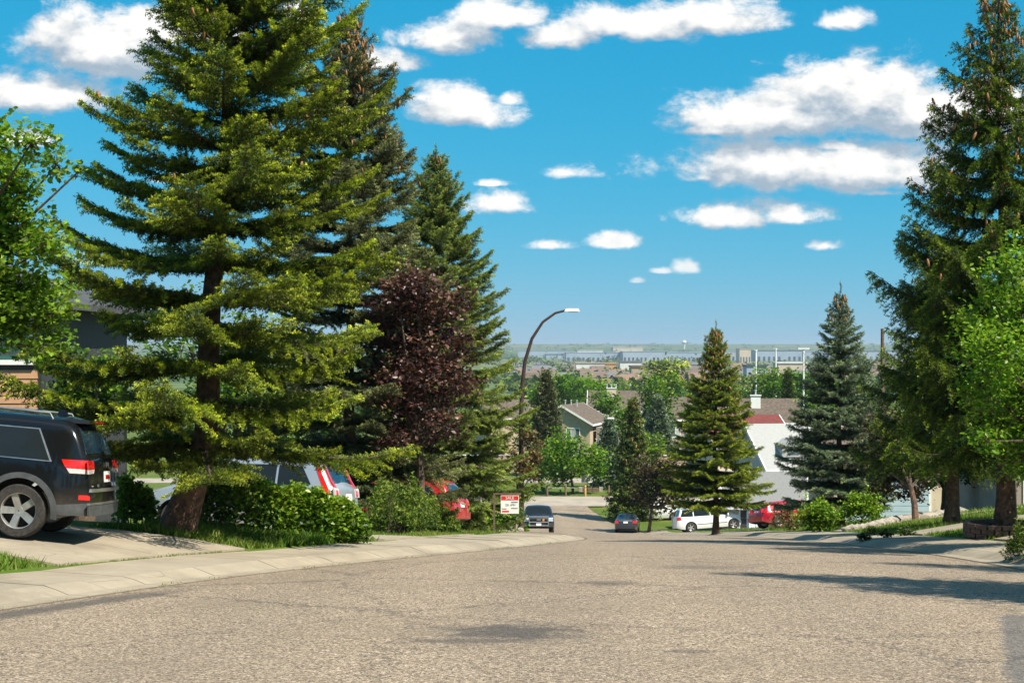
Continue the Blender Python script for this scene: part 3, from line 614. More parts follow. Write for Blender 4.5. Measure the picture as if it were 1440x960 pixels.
leafy('plum_tree', foot(-2.35, 43.6), lob([(590,395,34),(560,415,34),(628,430,34),(580,460,46),(545,485,36),(645,478,28),(605,515,46),(565,550,40),(635,545,32),(590,590,38),(540,445,30),(560,610,30),(625,600,26)], 43.8, .5, 5),
      'plum', 'dark purple leaved plum tree between the tall spruces', n=14000, size=.12, seed=7, trunk_r=.10, cat='plum tree', clump=.5, tw=34)
leafy('rowan_tree', foot(.05, 67), lob([(742,612,13),(752,640,14),(735,655,14),(748,668,12),(725,640,14),(760,625,8),(738,590,8)], 67, .3, 6),
      'bronze', 'small bronze green rowan growing against the curved street lamp', n=1600, size=.14, seed=8, trunk_r=.05, cat='rowan tree', tint=.1)
leafy('lilac_bush', foot(-.25, 66), lob([(705,728,18),(718,722,14),(690,735,14),(738,742,6)], 66, .3, 7), 'hedge', 'green lilac bush at the foot of the curved street lamp', n=1800, size=.13, seed=9, trunk_r=.03, cat='bush', fork=.2)
leafy('young_tree', foot(at(806, 170), 170), lob([(772,640,22),(800,628,26),(832,645,22),(782,668,20),(812,655,18),(752,662,16),(838,660,14),(765,690,12)], 170, 1, 8),
      'leaf', 'young bright green tree on the grass behind the notice board', n=4200, size=.36, seed=10, trunk_r=.13, cat='tree', tint=.15)
leafy('bronze_tree', foot(at(912, 134), 134), lob([(930,655,26),(905,665,22),(950,665,24),(925,685,28),(960,690,20),(900,695,20),(940,705,18)], 134, 1, 9),
      'bronze', 'low bronze leaved tree behind the grey sedan', n=3200, size=.30, seed=11, trunk_r=.12, cat='tree', tint=-.1)
leafy('crabapple_tree', foot(at(1288, 50), 50), lob([(1245,600,30),(1275,625,34),(1225,640,26),(1260,665,34),(1300,655,30),(1240,680,24),(1285,690,22)], 52, .5, 10),
      'bronze', 'bronze crabapple tree in front of the pale blue garage', n=4200, size=.13, seed=12, trunk_r=.09, bark=M_BARK_RED, cat='crabapple tree', tint=-.15)
leafy('lime_bush', foot(at(1212, 56), 56), lob([(1212,712,22),(1196,718,16),(1228,716,16),(1212,698,14)], 56, .2, 11), 'lime', 'bright yellow green bush right of the blue spruce trunk', n=2600, size=.11, seed=13, trunk_r=.03, cat='bush', fork=.15)
leafy('lime_bush', foot(at(1152, 55), 55), lob([(1152,724,22),(1136,728,16),(1166,728,16),(1150,712,12),(1148,704,6)], 55, .2, 12), 'lime', 'yellow green bush left of the blue spruce by the red hatchback', n=2600, size=.11, seed=14, trunk_r=.03, cat='bush', fork=.15, tint=-.2)
leafy('barberry_bush', foot(at(1102, 66), 66), lob([(1102,722,16),(1092,730,12),(1112,732,14)], 66, .2, 13), 'bronze', 'small reddish barberry bush in front of the red hatchback', n=900, size=.11, seed=15, trunk_r=.02, cat='bush', fork=.15, tint=.1)
for q, (pxx, d_, w_, lb) in enumerate(((1275, 39, 12, 'dark low shrub at the end of the lawn strip'), (1225, 41, 10, 'dark low shrub beside the lawn path'), (1215, 37, 9, 'small dark shrub at the lawn corner by the walk'), (1245, 38, 8, 'tiny dark shrub between its neighbours on the lawn'))):
    z_ = 490+(EYE-G(at(pxx, d_), d_))/d_*F
    leafy('low_shrub', foot(at(pxx, d_), d_), lob([(pxx-w_*.5, z_-6, w_*.6), (pxx+w_*.5, z_-5, w_*.6), (pxx, z_-9, w_*.5)], d_, .05, q), 'juniper', lb, n=420, size=.06, seed=20+q, trunk_r=.01, cat='shrub', fork=.1, tint=-.25)
def hedge(name, x0, y0, x1, y1, wd, h0, h1, mat, label, n, size, seed, lump=.12, cat='hedge', spiky=False, tint=0.0):
    r = np.random.default_rng(seed); base = foot((x0+x1)/2, (y0+y1)/2); root = empty(name, base, 0, label, cat)
    a, b_, c = r.random(n), r.random(n), r.random(n); e = np.array([x1-x0, y1-y0]); nv = np.array([-e[1], e[0]])/np.hypot(*e)
    cc = np.abs(c)**.55; off = (b_-.5)*wd*(1-.25*cc**3); sh = np.sin(a*17+seed)*.5+np.sin(a*41+2)*.3+np.sin(a*7)*.4
    hh = (h0+(h1-h0)*a)*(1+lump*sh)*np.clip(4*a+.45, 0, 1)*np.clip(4*(1-a)+.45, 0, 1)
    push = r.random(n) < .7; off = np.where(push, np.sign(off)*wd*.5*(.8+.3*r.random(n))*(1-.3*cc**3), off)
    x, y = x0+e[0]*a+nv[0]*off, y0+e[1]*a+nv[1]*off
    P = np.stack([x, y, ground(x, y)+hh*cc+.02], 1)-np.array(base)+r.normal(0, .03, (n, 3))
    t_ = np.clip(.25+.45*cc+.25*r.normal(size=n)+.25*np.sin(a*23+b_*5)+tint, 0, 1)
    if spiky:
        D = r.normal(size=(n, 3))*.6+np.array([0, 0, .6]); V, Fc = place(P, D, r.normal(size=(n, 3)), size*r.uniform(.7, 1.4, n), TPL[6]); k = 18; at_ = {'tint': np.repeat(t_, k), 'rnd': np.repeat(r.random(n), k)}
    else: V, Fc, at_ = leaf_mass(P, size, r, LEAF2, .9, t_)
    st = MB()
    for q in range(int(14*np.hypot(*e)/2)+4):
        s = r.random(); xx, yy2 = x0+e[0]*s, y0+e[1]*s; p = np.array([xx, yy2, G(xx, yy2)])-np.array(base); st.tube([tuple(p), tuple(p+np.array([r.normal(0, .12), r.normal(0, .12), h0*.75]))], [.012, .004], 4, False)
    tag(st.build('stems', M_LIMB, root), kind='stuff'); link('foliage', np_mesh('foliage', V, Fc, FOL[mat], at_), root); return root
hedge('leafy_hedge', at(262, 30.3), 30.3, at(512, 30.6), 31.0, 1.0, 1.0, .84, 'hedge', 'glossy leafed hedge beneath the broad leaning spruce', 17000, .085, 3)
hedge('leafy_hedge', at(165, 29.8), 29.8, at(215, 30), 30.0, .8, .75, .6, 'hedge', 'small glossy bush between the black suv and the leaning trunk', 3000, .085, 4)
hedge('juniper_hedge', -2.95, 40.6, -2.05, 47.0, 1.1, 1.2, .5, 'juniper', 'feathery green juniper hedge on the lawn left of the red car', 5200, .15, 5, .2, spiky=True)
hedge('juniper_bush', 7.75, 26.0, 9.2, 26.5, .85, .40, .5, 'juniper', 'spreading juniper at the lower right corner of the lawn', 2600, .10, 6, .25, cat='bush', spiky=True)
# grass
def grass(name, side, y0, y1, t0, t1, n, h, label, seed, tint=0.0):
    r = np.random.default_rng(seed); y = r.uniform(y0, y1, n); tt = t0+(t1-t0)*r.random(n)
    x = KL(y)-tt if side < 0 else KR(y)+tt
    P = np.stack([x, y, ground(x, y)], 1); az = r.random(n)*6.28; hh = h*r.uniform(.5, 1.4, n)*(.75+.5*np.sin(x*3.1+y*2.3)*np.sin(y*1.7))
    wd = .006+.05*hh; sx, sy = np.cos(az)*wd, np.sin(az)*wd; ben = r.normal(0, .45, (n, 2))*hh[:, None]
    V = np.stack([P+np.stack([sx, sy, 0*sx], 1), P-np.stack([sx, sy, 0*sx], 1), P+np.stack([ben[:, 0], ben[:, 1], hh], 1)], 1).reshape(-1, 3)
    t_ = np.clip(.45+.3*r.normal(size=n)+.25*np.sin(x*1.1+y*.7)+tint, 0, 1)
    tag(link(name, np_mesh(name, V, np.arange(3*n).reshape(n, 3), FOL['grass'], {'tint': np.repeat(t_, 3), 'rnd': np.repeat(r.random(n), 3)})), label, 'grass', kind='stuff')
grass('grass', -1, 14, 22.25, 1.98, 5.5, 20000, .13, 'tall grass of the near lawn left of the driveway', 1)
grass('grass', -1, 27.35, 32.1, 1.98, 4.6, 17000, .15, 'grass along the hedge below the leaning spruce', 2)
grass('grass', -1, 38.7, 50.1, 1.98, 5.0, 16000, .10, 'mown grass in front of the juniper hedge', 3, .15)
grass('grass', -1, 55.2, 78, 1.98, 5.0, 10000, .10, 'grass under the third spruce', 4)
grass('grass', 1, 20, 30.9, 1.98, 7, 16000, .09, 'mown grass round the brick planter', 5, .1)
grass('grass', 1, 33.1, 38.0, 1.98, 9, 12000, .09, 'grass strip below the tallest spruce', 6, .1)
grass('grass', 1, 41.0, 48.9, 1.98, 12, 18000, .09, 'grass bank in front of the pale garage', 7, .1)
grass('grass', 1, 51.8, 83, 1.98, 12, 20000, .11, 'grass bank round the blue spruce', 8, .1)
grass('grass', 1, 93, 115, 1.98, 9, 8000, .13, 'grass by the white minivan', 9, .1)

grass('weeds', -1, 22.3, 27.3, 1.92, 2.0, 420, .035, 'thin weeds in the joint between driveway and walk', 21, .1)
grass('weeds', -1, 12, 40, .0, .05, 900, .03, 'scattered weeds along the left kerb joint', 22, .35)
# ---------------------------------------------------------------- vehicles
def paint(name, c, rough=.22, metal=.0, dirt=.0):
    m, t, b = new_mat(name); P = t.n('ShaderNodeTexCoord').outputs['Object']; z = t.xyz(P)[2]
    f = t.m('MULTIPLY', t.m('SUBTRACT', 1.0, t.ss(t.m('ADD', z, t.m('MULTIPLY', t.noise(P, 5, 4, .6), .3)), .42, .85)), dirt)
    t.put(b.inputs['Base Color'], t.mix(f, t.mix(t.noise(P, 60, 2, .5), c, tuple(x*.9 for x in c)), (.20, .165, .125)))
    t.put(b.inputs['Roughness'], t.m('MULTIPLY_ADD', f, .6, rough)); b.inputs['Metallic'].default_value = metal
    b.inputs['Coat Weight'].default_value = .5; b.inputs['Specular IOR Level'].default_value = .3; b.inputs['Coat Roughness'].default_value = .05; return m
M_BLK = paint('paint_black', (.007, .007, .008), .15, 0, .35); M_SIL = paint('paint_silver', (.46, .50, .53), .28, .55, .2)
M_RED = paint('paint_red', (.42, .018, .022), .2, .1, .3); M_RED2 = paint('paint_crimson', (.40, .010, .030), .2, .1, .2); M_WHT = paint('paint_white', (.78, .78, .76), .25, 0, .25)
M_NAVY = paint('paint_navy', (.020, .030, .050), .2, .2, .5); M_GRY = paint('paint_grey', (.055, .058, .066), .22, .35, .4); M_MAR = paint('paint_maroon', (.10, .008, .02), .2, .1, .2)
M_GLS = pm('car_glass', (.012, .016, .018), (.014, .018, .02), 2, .03, spec=.3); M_GLB = pm('rear_glass', (.008, .018, .03), (.012, .03, .05), 2, .03, spec=.9)
M_CHR = pm('chrome', (.55, .54, .52), (.42, .41, .40), 5, .28, metal=.8); M_TYR = pm('tyre_rubber', (.022, .021, .020), (.05, .045, .04), 30, .9, .4); M_RIM = pm('alloy', (.55, .54, .51), (.42, .40, .37), 8, .35, metal=.7)
M_TRM = pm('black_trim', (.03, .032, .035), (.022, .022, .024), 10, .55); M_GRT = pm('grey_trim', (.095, .10, .105), (.07, .072, .075), 10, .5, metal=.2); M_UND = pm('underbody', (.012, .012, .012), None, 10, .9)
M_TLR = pm('lamp_red', (.62, .018, .012), (.50, .01, .01), 30, .12, coat=1.0); M_TLW = pm('lamp_clear', (.66, .58, .54), (.5, .44, .42), 40, .1, coat=1.0); M_HDL = pm('headlamp', (.62, .64, .66), (.42, .45, .47), 20, .08, coat=1.0, metal=.3)
M_PLT = pm('plate_white', (.78, .77, .74), (.70, .68, .66), 20, .5); M_AMB = pm('lamp_amber', (.75, .25, .02), (.6, .2, .02), 20, .3)
_hub = {}
def wheel_mesh(r, wd, spokes):
    k = (r, wd, spokes)
    if k in _hub: return _hub[k]
    ty = MB().lathe([(r*.66, -wd/2), (r*.93, -wd/2), (r*.985, -wd*.36), (r, -wd*.2), (r, wd*.2), (r*.985, wd*.36), (r*.93, wd/2), (r*.66, wd/2), (r*.62, 0)], 30, axis='y').mesh('tyre', M_TYR, True)
    rm = MB(); ri = r*.68; rm.lathe([(ri, -wd*.46), (ri*.96, -wd*.40), (ri*.9, -wd*.1), (.01, -wd*.05)], 24, axis='y'); rm.lathe([(.01, wd*.30), (ri*.22, wd*.30), (ri*.26, wd*.16)], 12, axis='y')
    for q in range(spokes):
        a = 6.2832*q/spokes; c, s_ = math.cos(a), math.sin(a); n = [-s_*ri*.13, c*ri*.13]
        for yo, ww in ((.26, 1.0),):
            p = [(c*ri*.18-n[0]*1.3, s_*ri*.18-n[1]*1.3), (c*ri*.97-n[0]*1.5, s_*ri*.97-n[1]*1.5), (c*ri*.97+n[0]*1.5, s_*ri*.97+n[1]*1.5), (c*ri*.18+n[0]*1.3, s_*ri*.18+n[1]*1.3)]
            i = len(rm.v); rm.v += [(x, wd*(.27 if j in (0, 3) else .38), z) for j, (x, z) in enumerate(p)] + [(x, wd*.02, z) for x, z in p]
            rm.f += [(i, i+1, i+2, i+3), (i, i+1, i+5, i+4), (i+2, i+3, i+7, i+6), (i+1, i+2, i+6, i+5)]
    rm.lathe([(ri*1.02, wd*.46), (ri*.93, wd*.42), (ri*.90, wd*.1)], 28, axis='y')
    wl = MB().lathe([(.01, -wd*.02), (ri*.9, -wd*.02)], 20, axis='y').mesh('wheel', M_UND)
    _hub[k] = (wl, ty, rm.mesh('rim', M_RIM, True)); return _hub[k]
class Car:
    def __init__(s, name, x, y, hd, L, W, top, belt, wr, wx, mat, label, cat, clr=.24, roofw=.76, lift=.03, spokes=5, arch=.07, group=None):
        s.L, s.W, s.belt, s.H = L, W, belt, max(p[1] for p in top); s.cv = Cv(top); s.wr, s.wx, s.ra = wr, wx, wr+arch; s.clr = clr; s.rw = roofw; s.mat = mat
        c, sn = math.cos(hd), math.sin(hd)
        gz = lambda lx, ly: G(x+lx*c-ly*sn, y+lx*sn+ly*c)+lift
        zf, zr, zl, zg = gz(wx[1], 0), gz(wx[0], 0), gz(0, W*.42), gz(0, -W*.42)
        pitch = math.atan2(zf-zr, wx[1]-wx[0]); roll = math.atan2(zl-zg, W*.84); z0 = zr-(zf-zr)/(wx[1]-wx[0])*wx[0]
        s.o = empty(name, (x, y, z0), 0, label, cat, group); s.o.rotation_euler = (Matrix.Rotation(hd, 3, 'Z') @ Matrix.Rotation(-pitch, 3, 'Y') @ Matrix.Rotation(roll, 3, 'X')).to_euler()
        h = L/2; xs = set(np.round(np.linspace(-h, h, 64), 4)) | {round(p[0], 4) for p in top}
        for w_ in wx: xs |= set(np.round(w_+s.ra*np.cos(np.linspace(0, math.pi, 17)), 4))
        for a, b_ in zip(top, top[1:]):
            if abs(b_[1]-a[1]) > 1.2*(b_[0]-a[0]): xs |= set(np.round(np.linspace(a[0], b_[0], 9), 4))
        s.xs = np.array(sorted(v for v in xs if -h <= v <= h)); s.zt = s.cv(s.xs)
        s.build_body()
        wl, ty, rm = wheel_mesh(wr, .24, spokes)
        for wxx in wx:
            for sd in (1, -1):
                o = link('wheel', wl, s.o, (wxx, sd*(W/2-.135), wr)); o.rotation_euler.z = 0 if sd > 0 else math.pi; link('tyre', ty, o); link('rim', rm, o)
    def zb(s, x):
        x = np.asarray(x, float); e = np.clip((np.abs(x)-(s.L/2-.7))/.7, 0, 1); z = s.clr+.13*e**2
        for w_ in s.wx: z = np.maximum(z, s.wr+np.sqrt(np.maximum(0, s.ra**2-(x-w_)**2))*(np.abs(x-w_) < s.ra)-1e3*(np.abs(x-w_) >= s.ra))
        return z
    def w(s, x, z, zt=None):
        x, z = np.asarray(x, float), np.asarray(z, float); zt = s.cv(x) if zt is None else zt
        e = np.clip((np.abs(x)-(s.L/2-.6))/.6, 0, 1); pl = 1-.17*e**2.6
        v = np.interp(z, [.2, .42, .72, s.belt*.97, s.belt, s.H], [.93, .985, 1., .975, .955, s.rw])
        r_ = .13; q = np.clip((z-(zt-r_))/r_, 0, 1); return s.W/2*pl*v-.15*(1-np.sqrt(1-q**2*.999))
    def topn(s):
        dz, dx = np.gradient(s.zt), np.gradient(s.xs); n = np.hypot(dz, dx); return -dz/n, dx/n
    def build_body(s):
        lv = np.array([0, .06, .14, .24, .34, .44, .54, .63, .72, .80, .87, .93, .97, 1.]); nv = len(lv); zb = np.minimum(s.zb(s.xs), s.zt-.05); nx_, nz_ = s.topn(); V, Fq = [], []
        n = len(s.xs)
        for sd in (1, -1):
            for i in range(n):
                z = zb[i]+(s.zt[i]-zb[i])*lv; yw = s.w(s.xs[i], z, s.zt[i]); V += [(s.xs[i], sd*a, b_) for a, b_ in zip(yw, z)]
        I = lambda sd, i, k: (0 if sd > 0 else n*nv)+i*nv+k
        for sd in (1, -1):
            Fq += [(I(sd, i, k), I(sd, i+1, k), I(sd, i+1, k+1), I(sd, i, k+1)) for i in range(n-1) for k in range(nv-1)]
        J = 8; t0 = len(V); cr = np.where(s.zt > s.belt+.1, .045, .05)
        for i in range(n):
            wt = float(s.w(s.xs[i], s.zt[i], s.zt[i]))
            for j in range(1, J):
                f = 1-2*j/J; c = cr[i]*(1-f*f); V.append((s.xs[i]+nx_[i]*c, f*wt, s.zt[i]+nz_[i]*c))
        K = lambda i, j: I(1, i, nv-1) if j == 0 else (I(-1, i, nv-1) if j == J else t0+i*(J-1)+j-1)
        Fq += [(K(i, j), K(i, j+1), K(i+1, j+1), K(i+1, j)) for i in range(n-1) for j in range(J)]
        for i in (0, n-1):       # ends, gently bowed
            e0 = len(V); sg = -1 if i == 0 else 1
            for k in range(nv):
                y1 = V[I(1, i, k)][1]
                for j in range(1, J):
                    f = 1-2*j/J; V.append((s.xs[i]+sg*.05*(1-f*f), f*y1, V[I(1, i, k)][2]))
            E = lambda k, j: I(1, i, k) if j == 0 else (I(-1, i, k) if j == J else e0+k*(J-1)+j-1)
            Fq += [(E(k, j), E(k, j+1), E(k+1, j+1), E(k+1, j)) for k in range(nv-1) for j in range(J)]
        Fu = [(I(1, i, 0), I(-1, i, 0), I(-1, i+1, 0), I(1, i+1, 0)) for i in range(n-1)]
        mb = MB(); mb.v = V; mb.f = Fq; mb.build('body', s.mat, s.o, True)
        mb = MB(); mb.v = V; mb.f = Fu; me = mb.mesh('underbody', M_UND); bm = bmesh.new(); bm.from_mesh(me); bmesh.ops.delete(bm, geom=[v for v in bm.verts if not v.link_faces], context='VERTS'); bm.to_mesh(me); bm.free(); link('underbody', me, s.o)
    def grid(s, name, fn, mat, parent, nu=8, nv=5):
        """a panel given by fn(u, v, off) with a little thickness"""
        mb = MB(); 
        for off in (1, 0):
            for a in range(nu+1):
                for b_ in range(nv+1): mb.v.append(tuple(fn(a/nu, b_/nv, off)))
        N_ = (nu+1)*(nv+1); q = lambda a, b_: a*(nv+1)+b_
        mb.f += [(q(a, b_), q(a+1, b_), q(a+1, b_+1), q(a, b_+1)) for a in range(nu) for b_ in range(nv)]
        ed = [q(a, 0) for a in range(nu+1)]+[q(nu, b_) for b_ in range(1, nv+1)]+[q(a, nv) for a in range(nu-1, -1, -1)]+[q(0, b_) for b_ in range(nv-1, 0, -1)]
        mb.f += [(ed[k], ed[(k+1) % len(ed)], ed[(k+1) % len(ed)]+N_, ed[k]+N_) for k in range(len(ed))]
        return mb.build(name, mat, parent, True)
    def side(s, name, q, mat, sd, off=.006, parent=None, nu=8, nv=5):
        """q: corners (x, z) bottom rear, bottom front, top front, top rear"""
        q = np.array(q, float)
        def fn(u, v, o):
            p = (q[0]*(1-u)+q[1]*u)*(1-v)+(q[3]*(1-u)+q[2]*u)*v; return p[0], sd*(float(s.w(p[0], p[1]))+(off if o else -.02)), p[1]
        return s.grid(name, fn, mat, parent or s.o, nu, nv)
    def sides(s, name, q, mat, off=.006, nu=8, nv=5): return [s.side(name, q, mat, sd, off, None, nu, nv) for sd in (1, -1)]
    def endx(s, z, y, front):
        h = s.L/2; sel = slice(None); zs, xs = s.zt, s.xs; ip = int(np.argmax(zs))
        if front: a, b_ = xs[ip:][::-1], np.maximum.accumulate(zs[ip:][::-1])
        else: a, b_ = xs[:ip+1], np.maximum.accumulate(zs[:ip+1])
        x = float(np.interp(z, b_, a)) if z > b_[0] else (h if front else -h)
        wt = max(.2, float(s.w(x, min(z, float(s.cv(x)))))); return x, min(1.0, abs(y)/wt), wt
    def end(s, name, q, mat, front=False, off=.008, parent=None, nu=8, nv=6):
        """q: corners (y, z) left bottom, right bottom, right top, left top, on the nose or tail"""
        q = np.array(q, float); sg = 1 if front else -1
        def fn(u, v, o):
            p = (q[0]*(1-u)+q[1]*u)*(1-v)+(q[3]*(1-u)+q[2]*u)*v; x, f, wt = s.endx(p[1], p[0], front)
            x2 = s.endx(p[1]+.02, 0, front)[0]; nz = min(1., abs(x2-x)/.02*.7); c = .048*(1-f*f)+(off if o else -.015)
            return x+sg*c*(1-.35*nz), p[0], p[1]+c*nz*.7
        return s.grid(name, fn, mat, parent or s.o, nu, nv)
    def flare(s, wxx, sd, mat, wd=.07, off=.012):
        mb = MB(); n = 22; ang = np.linspace(-.18, math.pi+.18, n)
        for rr, o in ((s.ra-.005, -.06), (s.ra-.005, off), (s.ra+wd, off), (s.ra+wd, -.02)):
            for a in ang:
                x, z = wxx+rr*math.cos(a), s.wr+rr*math.sin(a); mb.v.append((x, sd*(float(s.w(x, max(z, .25)))+o), z))
        mb.f = [(k*n+i, k*n+i+1, (k+1)*n+i+1, (k+1)*n+i) for k in range(3) for i in range(n-1)]; return mb.build('arch_flare', mat, s.o, True)
    def mirror(s, x, z, mat, sd):
        y = sd*(float(s.w(x, z))+.11); mb = MB().box((x, y, z+.05), (.10, .20, .15), 0, .85); mb.box((x+.02, y-sd*.1, z), (.05, .12, .04)); return mb.build('mirror', mat, s.o)
    def box(s, name, c, d, mat, **k): return MB().box(c, d, **k).build(name, mat, s.o)
def text_part(txt, size, mat, parent, loc, rot, ext=.002, align='CENTER', name='lettering'):
    cu = bpy.data.curves.new(name, 'FONT'); cu.body = txt; cu.size = size; cu.extrude = ext; cu.align_x = align; cu.align_y = 'CENTER'; cu.resolution_u = 2
    tmp = bpy.data.objects.new(name, cu); col.objects.link(tmp); dg = bpy.context.evaluated_depsgraph_get(); me = bpy.data.meshes.new_from_object(tmp.evaluated_get(dg)); bpy.data.objects.remove(tmp)
    me.materials.clear(); me.materials.append(mat); o = link(name, me, parent, loc); o.rotation_euler = rot; return o
# black suv in the driveway
c = Car('suv', -8.42, 24.95, math.pi, 4.82, 1.94, [(-2.41,.76),(-2.395,.83),(-2.375,1.0),(-2.345,1.16),(-2.30,1.24),(-2.12,1.60),(-2.05,1.67),(-1.8,1.715),(-1.0,1.755),(0,1.76),(.45,1.72),(1.1,1.2),(1.3,1.10),(2.0,1.0),(2.33,.86),(2.41,.6)], 1.12, .385, (-1.44, 1.48), M_BLK, 'black suv with red tail lamps parked at the left edge', 'suv', clr=.30, roofw=.74, spokes=5, arch=.085)
for sd in (1, -1):
    o = c.side('window', [(-1.86,1.10),(-1.02,1.13),(-1.02,1.575),(-1.62,1.56)], M_CHR, sd, .005); c.side('pane', [(-1.825,1.115),(-1.035,1.145),(-1.035,1.562),(-1.605,1.547)], M_GLS, sd, .010, o)
    o = c.side('window', [(-.98,1.13),(-.08,1.14),(-.08,1.585),(-.98,1.575)], M_CHR, sd, .005); c.side('pane', [(-.965,1.145),(-.095,1.155),(-.095,1.572),(-.965,1.562)], M_GLS, sd, .010, o)
    o = c.side('window', [(-.04,1.14),(.95,1.16),(.42,1.60),(-.04,1.585)], M_CHR, sd, .005); c.side('pane', [(0,1.165),(.85,1.18),(.38,1.57),(0,1.56)], M_GLS, sd, .010, o)
    for q in (-1.44, 1.48): c.flare(q, sd, M_GRT, .075, .022)
    c.side('sill_trim', [(-.98,.33),(1.0,.33),(1.0,.45),(-.98,.45)], M_GRT, sd, .015)
    c.side('bumper_side', [(-2.395,.36),(-1.92,.36),(-1.95,.50),(-2.40,.545)], M_GRT, sd, .008)
    o = c.side('tail_lamp', [(-2.36,1.02),(-2.06,1.03),(-1.99,1.145),(-2.335,1.145)], M_TLR, sd, .012); c.side('clear_lens', [(-2.37,.955),(-2.12,.955),(-2.07,1.025),(-2.355,1.015)], M_TLW, sd, .011, o)
    c.side('reflector', [(-2.405,.585),(-2.26,.585),(-2.26,.655),(-2.40,.655)], M_TLR, sd, .008)
    c.side('door_seam', [(-1.0,.5),(-.99,.5),(-.99,1.11),(-1.0,1.11)], M_UND, sd, .002, None, 1, 4); c.side('door_seam', [(-.055,.48),(-.045,.48),(-.045,1.12),(-.055,1.12)], M_UND, sd, .002, None, 1, 4)
    c.side('door_handle', [(-.86,.98),(-.66,.98),(-.66,1.015),(-.86,1.015)], M_BLK, sd, .03); c.mirror(.72, 1.12, M_BLK, sd)
    y_ = sd*.62; MB().tube([(-1.75, y_, 1.70), (-1.70, y_, 1.785), (-1.0, y_, 1.815), (0, y_, 1.82), (.3, y_, 1.80), (.38, y_, 1.74)], [.014, .017, .018, .018, .017, .014], 8).build('roof_rail', M_CHR, c.o, True)
    c.end('tail_lamp', [(sd*.90,1.02),(sd*.60,1.02),(sd*.60,1.135),(sd*.88,1.145)], M_TLR)
    c.end('clear_lens', [(sd*.90,.955),(sd*.64,.96),(sd*.60,1.015),(sd*.90,1.015)], M_TLW)
c.end('rear_window', [(.74,1.235),(-.74,1.235),(-.60,1.60),(.60,1.60)], M_GLB, off=.006)
c.box('spoiler', (-2.10, 0, 1.685), (.34, 1.22, .05), M_BLK, taper=.94); c.box('brake_light', (-2.275, 0, 1.685), (.02, .4, .02), M_TLR)
c.box('antenna_fin', (-1.72, 0, 1.80), (.18, .05, .09), M_BLK, taper=.45)
c.end('bumper_step', [(.86,.70),(-.86,.70),(-.84,.745),(.84,.745)], M_CHR, off=.02); c.end('bumper_lower', [(.86,.36),(-.86,.36),(-.90,.52),(.90,.52)], M_GRT, off=.015); c.end('bumper_strip', [(.90,.52),(-.90,.52),(-.90,.545),(.90,.545)], M_CHR, off=.022)
o = c.end('number_plate', [(.17,.83),(-.17,.83),(-.17,.985),(.17,.985)], M_PLT, off=.012, nu=1, nv=1); c.end('plate_motif', [(.12,.875),(-.12,.875),(-.12,.935),(.12,.935)], M_TLR, off=.016, parent=o, nu=1, nv=1)
text_part('Jeep', .10, M_CHR, c.o, (-2.425, 0, 1.10), (R(80), 0, R(-90))); text_part('4x4', .065, M_CHR, c.o, (-2.455, .58, .79), (R(86), 0, R(-90)))
MB().tube([(-2.42, .18, 1.26), (-2.36, -.1, 1.31), (-2.35, -.28, 1.33)], [.012, .012, .006], 6).build('wiper', M_TRM, c.o)
